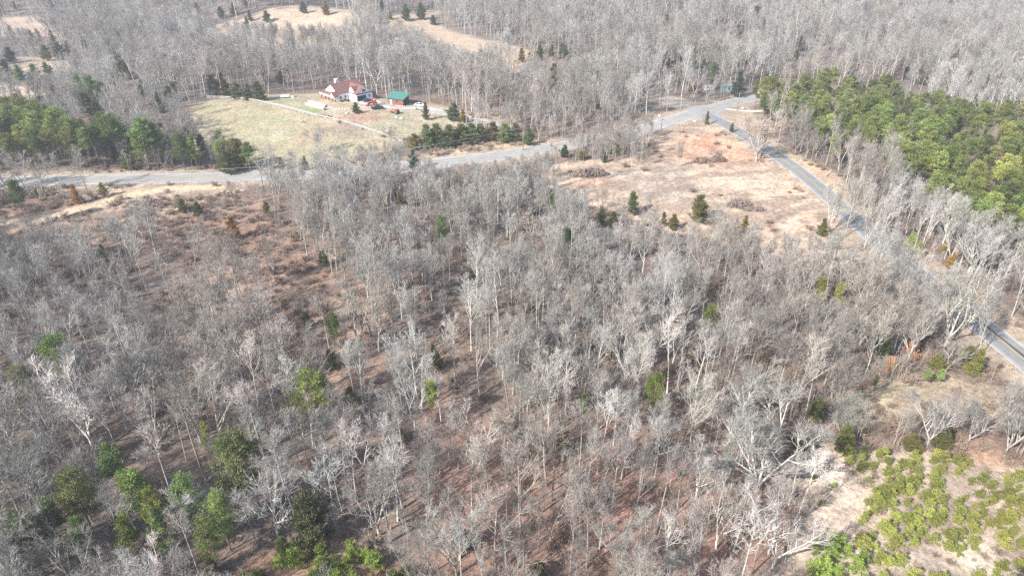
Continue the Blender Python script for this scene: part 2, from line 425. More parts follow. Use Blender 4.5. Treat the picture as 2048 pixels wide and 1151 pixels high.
    # worn dirt and bare clay spots in pasture and yard
    for cx, cy, r, c in ((660, 240, 9, (0.50, 0.40, 0.27)), (618, 262, 10, (0.40, 0.30, 0.21)), (735, 232, 7, (0.44, 0.26, 0.18)), (700, 240, 8, (0.42, 0.27, 0.2)),
                         (655, 200, 9, (0.50, 0.39, 0.26)), (690, 204, 6, (0.50, 0.39, 0.26)), (560, 262, 12, (0.40, 0.37, 0.25)), (505, 235, 9, (0.33, 0.325, 0.18)),
                         (560, 240, 7, (0.33, 0.33, 0.19)), (700, 262, 8, (0.27, 0.22, 0.19)), (560, 200, 8, (0.32, 0.33, 0.19)), (625, 222, 6, (0.28, 0.33, 0.15)),
                         (1700, 1000, 4, (0.62, 0.50, 0.39)), (1660, 1050, 5, (0.58, 0.46, 0.36)), (1700, 960, 6, (0.56, 0.45, 0.35)), (1800, 1110, 4, (0.52, 0.43, 0.34)), (1985, 910, 5, (0.52, 0.33, 0.22)), (1950, 1120, 4, (0.66, 0.56, 0.43))):
        gx, gy = survey(cx, cy)
        d = np.hypot(X - gx, (Y - gy) * 0.8)
        mixc(col, c, np.clip(1.2 - (d / r + (n2 - 0.5) * 1.6), 0, 1) * 0.8)
    dr = linedist(DRIVEg, X, Y); mixc(col, (0.46, 0.44, 0.42), ramp(2.4 - dr + wob * 0.06, 1.2))
    col = np.clip(col * (0.88 + 0.24 * n2[..., None]), 0.02, 0.8)
    col *= 0.88
    nr, nc = X.shape
    V = np.stack([X, Y, Zz], -1).reshape(-1, 3)
    idx = np.arange(nr * nc).reshape(nr, nc)
    F = np.stack([idx[:-1, :-1], idx[:-1, 1:], idx[1:, 1:], idx[1:, :-1]], -1).reshape(-1, 4)
    me = bpy.data.meshes.new('ground'); me.vertices.add(len(V)); me.vertices.foreach_set('co', V.ravel())
    me.loops.add(F.size); me.loops.foreach_set('vertex_index', F.ravel().astype(np.int32))
    me.polygons.add(len(F)); me.polygons.foreach_set('loop_start', (np.arange(len(F)) * 4).astype(np.int32))
    me.polygons.foreach_set('use_smooth', np.ones(len(F), bool))
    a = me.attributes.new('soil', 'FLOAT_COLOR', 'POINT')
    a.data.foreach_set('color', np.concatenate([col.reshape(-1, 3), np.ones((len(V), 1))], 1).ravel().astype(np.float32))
    me.update(); me.validate()
    m = bpy.data.materials.new('soil_and_litter'); m.use_nodes = True; nt = m.node_tree; n = nt.nodes; l = nt.links
    b = n['Principled BSDF']; b.inputs['Roughness'].default_value = 0.95; b.inputs['Specular IOR Level'].default_value = 0.1
    at = n.new('ShaderNodeAttribute'); at.attribute_name = 'soil'
    geo = n.new('ShaderNodeNewGeometry')
    cur = at.outputs['Color']; last = None
    for sc, lo, hi, det in ((0.9, 0.50, 1.45, 8), (0.16, 0.82, 1.18, 4), (4.5, 0.62, 1.38, 4)):
        nz = n.new('ShaderNodeTexNoise'); nz.inputs['Scale'].default_value = sc; nz.inputs['Detail'].default_value = det; nz.inputs['Roughness'].default_value = 0.7
        l.new(geo.outputs['Position'], nz.inputs['Vector'])
        mr = n.new('ShaderNodeMapRange'); mr.inputs[1].default_value = 0.3; mr.inputs[2].default_value = 0.7; mr.inputs[3].default_value = lo; mr.inputs[4].default_value = hi
        l.new(nz.outputs[0], mr.inputs[0])
        vm = n.new('ShaderNodeVectorMath'); vm.operation = 'SCALE'; l.new(cur, vm.inputs[0]); l.new(mr.outputs[0], vm.inputs['Scale']); cur = vm.outputs[0]
        if sc == 0.9: last = nz
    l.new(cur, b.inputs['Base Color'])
    bp = n.new('ShaderNodeBump'); bp.inputs['Strength'].default_value = 0.7; bp.inputs['Distance'].default_value = 0.35
    l.new(last.outputs[0], bp.inputs['Height']); l.new(bp.outputs[0], b.inputs['Normal'])
    me.materials.append(m)
    o = bpy.data.objects.new('ground', me); C.objects.link(o); tag(o, kind='structure')


build_ground()


# ------------------------------------------------------------------ roads
def road_mat(name, c1, c2):
    m = bpy.data.materials.new(name); m.use_nodes = True; nt = m.node_tree; n = nt.nodes; l = nt.links
    b = n['Principled BSDF']; b.inputs['Roughness'].default_value = 0.85; b.inputs['Specular IOR Level'].default_value = 0.2
    geo = n.new('ShaderNodeNewGeometry')
    nz = n.new('ShaderNodeTexNoise'); nz.inputs['Scale'].default_value = 0.25; nz.inputs['Detail'].default_value = 8; nz.inputs['Roughness'].default_value = 0.7
    l.new(geo.outputs['Position'], nz.inputs['Vector'])
    mr = n.new('ShaderNodeMapRange'); mr.inputs[1].default_value = 0.35; mr.inputs[2].default_value = 0.65; l.new(nz.outputs[0], mr.inputs[0])
    mx = n.new('ShaderNodeMix'); mx.data_type = 'RGBA'; l.new(mr.outputs[0], mx.inputs[0])
    mx.inputs[6].default_value = (*c1, 1); mx.inputs[7].default_value = (*c2, 1); l.new(mx.outputs[2], b.inputs['Base Color'])
    MATS[name] = m


road_mat('asphalt_worn', (0.345, 0.34, 0.325), (0.26, 0.257, 0.25))
road_mat('asphalt_side', (0.26, 0.26, 0.255), (0.19, 0.19, 0.19))
road_mat('gravel', (0.46, 0.44, 0.42), (0.36, 0.345, 0.33))


def ribbon(name, line, off, width, lift, matname, dash=None, t0=0, t1=None, parent=None, wavy=0.0):
    L = line[t0:t1]; mb = MB(); prev = None
    T = np.gradient(L, axis=0); T /= np.linalg.norm(T, axis=1)[:, None] + 1e-9
    N = np.stack([-T[:, 1], T[:, 0]], 1)
    nx = 6 if width > 2 else 1
    for i in range(len(L)):
        row = []
        w2 = width / 2 * (1 + wavy * (vnoise(L[i][0], L[i][1], 5.0) - 0.5))
        for k in range(nx + 1):
            q = L[i] + N[i] * (off - w2 + 2 * w2 * k / nx)
            row.append(Vector((q[0], q[1], Hs(q[0], q[1]) + lift)))
        if prev and not (dash and (i // dash) % 2):
            for k in range(nx): mb.face([prev[k + 1], prev[k], row[k], row[k + 1]])
        prev = row
    return mb.build(name, matname, parent)


o = ribbon('gravel_shoulder', HWYg, 0, 9.2, 0.03, 'gravel'); tag(o, kind='structure')
ribbon('shoulder_edge', SIDEg, 0, 7.4, 0.035, 'gravel'); tag(bpy.data.objects['shoulder_edge'], kind='structure')
o = ribbon('highway', HWYg, 0, 7.2, 0.09, 'asphalt_worn'); tag(o, kind='structure')
for of, nm in ((3.6, 'edge_line'), (-3.6, 'edge_line')): ribbon(nm, HWYg, of * .88, 0.16, 0.12, 'edge_line', parent=o)
for of in (0.16, -0.16): ribbon('centre_line', HWYg, of, 0.14, 0.12, 'yellow_line', parent=o)
o = ribbon('side_road', SIDEg, 0, 6.4, 0.07, 'asphalt_side'); tag(o, kind='structure')
for of in (2.85, -2.85): ribbon('edge_line', SIDEg, of, 0.14, 0.10, 'edge_line', parent=o, t0=6)
for of in (0.15, -0.15): ribbon('centre_line', SIDEg, of, 0.12, 0.10, 'yellow_line', parent=o, t0=10)
ribbon('dark_streak', SIDEg, 0.75, 0.7, 0.105, 'road_streak', parent=o, t0=28, t1=46, wavy=1.6)  # dark strip of wavy width along part of the side road
o = ribbon('side_lane', SPURg, 0, 7.0, 0.06, 'asphalt_worn'); tag(o, kind='structure')
# the widened mouth of the crossing
mb = MB()
P = poly([(1372, 235), (1376, 222), (1385, 213), (1410, 212), (1445, 205), (1475, 207), (1452, 220), (1438, 231), (1446, 246), (1425, 246), (1418, 236), (1400, 234)])
cen = P.mean(0)
for i in range(len(P)):
    a, b2 = P[i], P[(i + 1) % len(P)]
    for k in range(6):
        q = lambda p, s_: Vector((cen[0] + (p[0] - cen[0]) * s_, cen[1] + (p[1] - cen[1]) * s_, 0))
        pts = [q(a, k / 6), q(a, (k + 1) / 6), q(b2, (k + 1) / 6), q(b2, k / 6)]
        for p_ in pts: p_.z = Hs(p_.x, p_.y) + 0.05
        if k == 0: pts = pts[1:]
        mb.face(pts)
tag(mb.build('crossroads_paving', 'asphalt_worn'), kind='structure')
o = ribbon('driveway', DRIVEg, 0, 4.0, 0.05, 'gravel', wavy=0.5); tag(o, kind='structure')
slip = smooth_line(poly([(1452, 218), (1468, 221), (1485, 223), (1502, 223), (1530, 222)]), 2)
o = ribbon('field_entrance', slip, 0, 3.4, 0.06, 'stone_pale', wavy=0.5); tag(o, kind='structure')
lane = smooth_line(poly([(-60, 160), (0, 166), (30, 170), (60, 178), (90, 186)]), 3)

# ------------------------------------------------------------------ tree shapes
UP = Vector((0, 0, 1))


def rv(r):
    while 1:
        v = Vector((r.uniform(-1, 1), r.uniform(-1, 1), r.uniform(-1, 1)))
        if 0.05 < v.length < 1: return v.normalized()


def walk(r, p, d, L, rad, n, wob, up, tip=0.15):
    pts = [p.copy()]; rr = [rad]; d = d.normalized(); p = p.copy()
    for i in range(n):
        d = (d + rv(r) * wob + UP * up).normalized(); p = p + d * (L / n); pts.append(p.copy())
        rr.append(rad * (1 - (1 - tip) * (i + 1) / n))
    return pts, rr


def at_t(pts, t):
    k = t * (len(pts) - 1); i = min(int(k), len(pts) - 2); f = k - i
    return pts[i].lerp(pts[i + 1], f), (pts[i + 1] - pts[i]).normalized()


def side_dir(r, d, ang):
    a = rv(r); a = (a - d * a.dot(d))
    if a.length < 1e-3: a = Vector((1, 0, 0))
    a.normalize(); return (d * math.cos(ang) + a * math.sin(ang)).normalized()


def ribb(mb, p, q, w, r, t=0.0):
    d = (q - p); s = d.cross(rv(r))
    if s.length < 1e-5: return
    s.normalize(); mb.face([p - s * w / 2, p + s * w / 2, q], 0, t)


def bare(seed, Ht, first=0.42, nl=9, spread=38, lfrac=0.42, n2=6, n3=6, n4=5, trunk_r=0.16, fork=0, tw=0.05, crook=0.05, up=0.13):
    """leafless hardwood: returns (trunk and limbs, twigs) as two meshes"""
    r = random.Random(seed); T = MB(); K = MB()
    stems = []
    if fork:
        base, br = walk(r, Vector((0, 0, -0.3)), UP, Ht * first * 0.5, trunk_r, 3, 0.04, 0.05, 0.85); T.tube(base, br, 7)
        for k in range(fork):
            a = 2 * math.pi * (k + r.random() * 0.5) / fork; lean = r.uniform(0.25, 0.5)
            d = Vector((math.cos(a) * lean, math.sin(a) * lean, 1))
            stems.append(walk(r, base[-1], d, Ht * (1 - first * 0.5) * r.uniform(0.85, 1), br[-1] * 0.75, 7, crook * 1.6, 0.06, 0.12) + (0.15,))
    else:
        stems.append(walk(r, Vector((0, 0, -0.3)), UP + rv(r) * 0.05, Ht, trunk_r, 10, crook, 0.04, 0.10) + (first,))
    for sp, sr, f0 in stems:
        T.tube(sp, sr, 6)
        m = nl if not fork else max(5, int(nl * 0.7))
        for k in range(m):
            t = f0 + (0.97 - f0) * (k + r.random() * 0.7) / m
            p, d = at_t(sp, t); L = Ht * lfrac * (1.12 - 0.75 * (t - f0) / (1 - f0)) * r.uniform(0.75, 1.15)
            rad = max(0.035, trunk_r * (1.08 - t) * 0.72)
            bp, bR = walk(r, p, side_dir(r, d, R(spread * r.uniform(0.75, 1.35))), L, rad, 5, 0.07 + crook, up)
            T.tube(bp, bR, 4)
            for j in range(n2):
                t2 = 0.22 + 0.76 * (j + r.random() * 0.8) / n2
                p2, d2 = at_t(bp, t2); L2 = L * 0.48 * r.uniform(0.6, 1.15) * (1.15 - 0.5 * t2)
                cp, cR = walk(r, p2, side_dir(r, d2, R(r.uniform(25, 52))), L2, max(0.024, rad * 0.48), 3, 0.10, up * 1.2)
                T.tube(cp, cR, 3)
                tn = r.random()
                for i in range(n3):
                    t3 = 0.15 + 0.84 * (i + r.random()) / n3
                    p3, d3 = at_t(cp, t3); L3 = r.uniform(0.6, 1.3) * (Ht / 17)
                    d3 = (side_dir(r, d3, R(r.uniform(20, 50))) + UP * 0.18).normalized(); q3 = p3 + d3 * L3
                    ribb(K, p3, q3, tw, r, tn)
                    for h in range(n4):
                        p4 = p3.lerp(q3, r.uniform(0.25, 0.9)); d4 = (side_dir(r, d3, R(r.uniform(20, 55))) + UP * 0.1).normalized()
                        ribb(K, p4, p4 + d4 * r.uniform(0.35, 0.8) * (Ht / 17), tw * 0.55, r, tn)
    return T, K


def tuft(mb, r, c, rad, n, ln, w, t, upb=0.45, flat=0.7):
    for _ in range(n):
        d = rv(r); d.z *= flat
        p = c + d * rad * r.uniform(0.15, 1.0)
        g = (d + UP * upb + rv(r) * 0.4).normalized(); s = g.cross(rv(r))
        if s.length < 1e-4: continue
        s.normalize(); s *= w * r.uniform(0.7, 1.3) / 2; q = p + g * ln * r.uniform(0.6, 1.2)
        mb.face([p - s, p + s, q + s * 0.3, q - s * 0.3], 0, min(1, max(0, t + r.uniform(-0.25, 0.25))))


def conifer(seed, Ht, z0, Rad, nb, prof, tuft_n, tr, ln, w, trunk_r=0.16, droop=0.0, hue=0.45, upb=0.45, stub=True, inner=0.45):
    r = random.Random(seed); T = MB(); K = MB()
    tp, tR = walk(r, Vector((0, 0, -0.3)), UP + rv(r) * 0.03, Ht * 0.97, trunk_r, 8, 0.025, 0.05, 0.12); T.tube(tp, tR, 6)
    lob = [(r.uniform(0, 6.28), r.uniform(0.7, 1.3)) for _ in range(5)]
    for k in range(nb):
        t = (k + r.random()) / nb; z = z0 + (1 - z0) * t
        p, _ = at_t(tp, min(0.99, z)); a = r.uniform(0, 6.283)
        irr = 1 + 0.28 * math.sin(a * 2 + lob[0][0]) * math.sin(t * 7 + lob[1][0]) + r.uniform(-0.18, 0.18)
        rad = Rad * prof(t) * irr
        d = Vector((math.cos(a), math.sin(a), 0.35 - droop + 0.5 * t))
        bp, bR = walk(r, p, d, max(0.15, rad), 0.05 if Ht > 6 else 0.02, 3, 0.12, 0.05)
        if stub: T.tube(bp, bR, 3)
        m = max(1, int(1 + rad / (tr * 1.3)))
        for j in range(m):
            f = 1 - (1 - inner) * j / max(1, m) if m > 1 else 1.0
            c, _ = at_t(bp, min(1, f * r.uniform(0.9, 1.0)))
            hv = hue + r.uniform(-0.35, 0.35) + 0.15 * (f - 0.7)
            tuft(K, r, c + rv(r) * tr * 0.5, tr * r.uniform(0.75, 1.2), tuft_n, ln, w, hv, upb)
    if z0 > 0.3 and stub:
        for k in range(7):
            p, _ = at_t(tp, r.uniform(0.2, z0)); bp, bR = walk(r, p, side_dir(r, UP, R(75)), r.uniform(0.6, 1.8), 0.035, 2, 0.15, 0); T.tube(bp, bR, 3)
    return T, K


KIND = {}


def reg(kind, vs, mats):
    KIND[kind] = [(T.mesh('trunk', mats[0], True), K.mesh('crown', mats[1])) for T, K in vs]


bk = ('bark_pale', 'twig_grey')
reg('forest', [bare(100 + i, 16, first=f, nl=n, spread=s, lfrac=lf, crook=c, trunk_r=tr) for i, (f, n, s, lf, c, tr) in enumerate((
    (0.38, 11, 27, 0.40, 0.03, 0.18), (0.48, 9, 32, 0.36, 0.05, 0.17), (0.55, 9, 25, 0.34, 0.03, 0.17), (0.42, 10, 40, 0.38, 0.07, 0.19),
    (0.60, 8, 34, 0.30, 0.03, 0.16), (0.32, 12, 24, 0.44, 0.04, 0.17), (0.50, 7, 30, 0.40, 0.06, 0.18), (0.65, 7, 36, 0.26, 0.04, 0.15), (0.45, 12, 22, 0.36, 0.03, 0.16)))] +
    [bare(140 + i, 16, first=0.3, nl=10, spread=36, lfrac=0.30, fork=k, trunk_r=0.22) for i, k in enumerate((2, 3, 2))], bk)
reg('spreading', [bare(200, 17, first=0.2, nl=12, spread=38, lfrac=0.36, fork=4, trunk_r=0.21, n2=9, n3=8, crook=0.05, up=0.15),
                  bare(201, 17, first=0.26, nl=17, spread=50, lfrac=0.50, trunk_r=0.24, n2=8, n3=7, crook=0.06, up=0.13),
                  bare(202, 17, first=0.25, nl=13, spread=34, lfrac=0.38, fork=3, trunk_r=0.28, n2=8, n3=7, crook=0.05, up=0.15)], bk)
reg('sapling', [bare(300 + i, 9, first=0.4, nl=7, spread=26, lfrac=0.34, n2=3, n3=4, n4=3, trunk_r=0.06, tw=0.05, crook=0.05) for i in range(4)], bk)
brown = ('brush_brown', 'brush_brown')


def bush(seed, n=26, h=1.6, spread=60):
    r = random.Random(seed); T = MB(); K = MB()
    for k in range(n):
        d = side_dir(r, UP, R(r.uniform(5, spread))); bp, bR = walk(r, Vector((r.uniform(-.5, .5), r.uniform(-.5, .5), -0.1)), d, h * r.uniform(0.5, 1.1), 0.03, 3, 0.2, 0.1)
        T.tube(bp, bR, 3)
        for j in range(9):
            p, dd = at_t(bp, r.uniform(0.3, 1)); q = p + (side_dir(r, dd, R(r.uniform(25, 60)))) * r.uniform(0.3, 0.7); ribb(K, p, q, 0.06, r, r.random())
            ribb(K, p.lerp(q, 0.4), p.lerp(q, 0.4) + rv(r) * 0.35, 0.05, r, r.random())
    return T, K


reg('brush', [bush(i) for i in range(4)], brown)
pp = ('bark_pine', 'needles_pine')
round_prof = lambda t: (min(1, 0.55 + t * 1.6)) * (1 - t) ** 0.55 + 0.10
flat_prof = lambda t: (min(1, 0.45 + t * 1.5)) * (1 - t * 0.92) ** 0.35
reg('pine', [conifer(400, 16, 0.50, 3.1, 34, round_prof, 34, 0.80, 0.50, 0.17), conifer(401, 16, 0.42, 2.8, 36, round_prof, 34, 0.75, 0.50, 0.17, hue=0.6),
             conifer(402, 16, 0.56, 3.3, 34, flat_prof, 34, 0.85, 0.50, 0.17, hue=0.5), conifer(403, 16, 0.36, 2.6, 40, round_prof, 32, 0.72, 0.48, 0.16, hue=0.4),
             conifer(404, 16, 0.6, 2.9, 30, flat_prof, 34, 0.8, 0.50, 0.17, hue=0.55)], pp)
reg('bigpine', [conifer(420, 16, 0.38, 4.3, 60, round_prof, 36, 0.85, 0.42, 0.13, hue=0.45, trunk_r=0.24), conifer(421, 16, 0.30, 3.6, 60, round_prof, 36, 0.8, 0.42, 0.13, hue=0.6, trunk_r=0.2)], pp)
cone_prof = lambda t: (1 - t) ** 0.8 * min(1, 0.55 + t * 3) * (0.8 + 0.35 * math.sin(t * 23)) + 0.05
reg('cedar', [conifer(500 + i, 8, 0.06, rr, 120, cone_prof, 20, 0.42, 0.38, 0.12, trunk_r=0.13, hue=hu, upb=1.0, inner=0.35) for i, (rr, hu) in enumerate(((2.7, 0.35), (3.1, 0.45), (2.3, 0.55)))],
    ('bark_pine', 'needles_cedar'))
bush_prof = lambda t: (1 - t) ** 0.6 * min(1, 0.75 + t * 2) + 0.12
reg('youngpine', [conifer(600 + i, 2.6, 0.08, rr, 26, bush_prof, 15, 0.20, 0.30, 0.06, trunk_r=0.04, hue=hu, upb=0.9, stub=True, inner=0.3) for i, (rr, hu) in enumerate(((1.05, 0.4), (1.2, 0.55), (0.9, 0.3), (1.1, 0.7)))],
    ('bark_pine', 'needles_young'))
reg('leafbush', [conifer(650, 3.0, 0.05, 1.6, 34, bush_prof, 14, 0.4, 0.22, 0.14, trunk_r=0.05, hue=0.5, upb=0.0)], ('bark_pine', 'dead_leaf'))

THINGS = []   # every individual tree: kept so that labels can be worked out from its neighbours
used_names = {}


def plant(kind, x, y, ht, name, cat, label=None, group=None, v=None, wide=1.0, col=None, base=16.0):
    if v is None: v = rnd.randrange(len(KIND[kind]))
    v %= len(KIND[kind]); tm, cm = KIND[kind][v]; s = ht / base
    e = empty(name, x, y, rz=rnd.uniform(0, 6.28), label=label, cat=cat, group=group)
    e.scale = (s * wide, s * wide, s)
    e.rotation_euler = (rnd.uniform(-.04, .04), rnd.uniform(-.04, .04), e.rotation_euler[2])
    for nm, me in (('trunk', tm), ('crown', cm)):
        o = bpy.data.objects.new(nm, me); C.objects.link(o); o.parent = e
        if col: o.color = (*col, 1)
    THINGS.append(dict(o=e, name=name, x=x, y=y, h=ht, label=label, kind=kind, v=v))
    return e


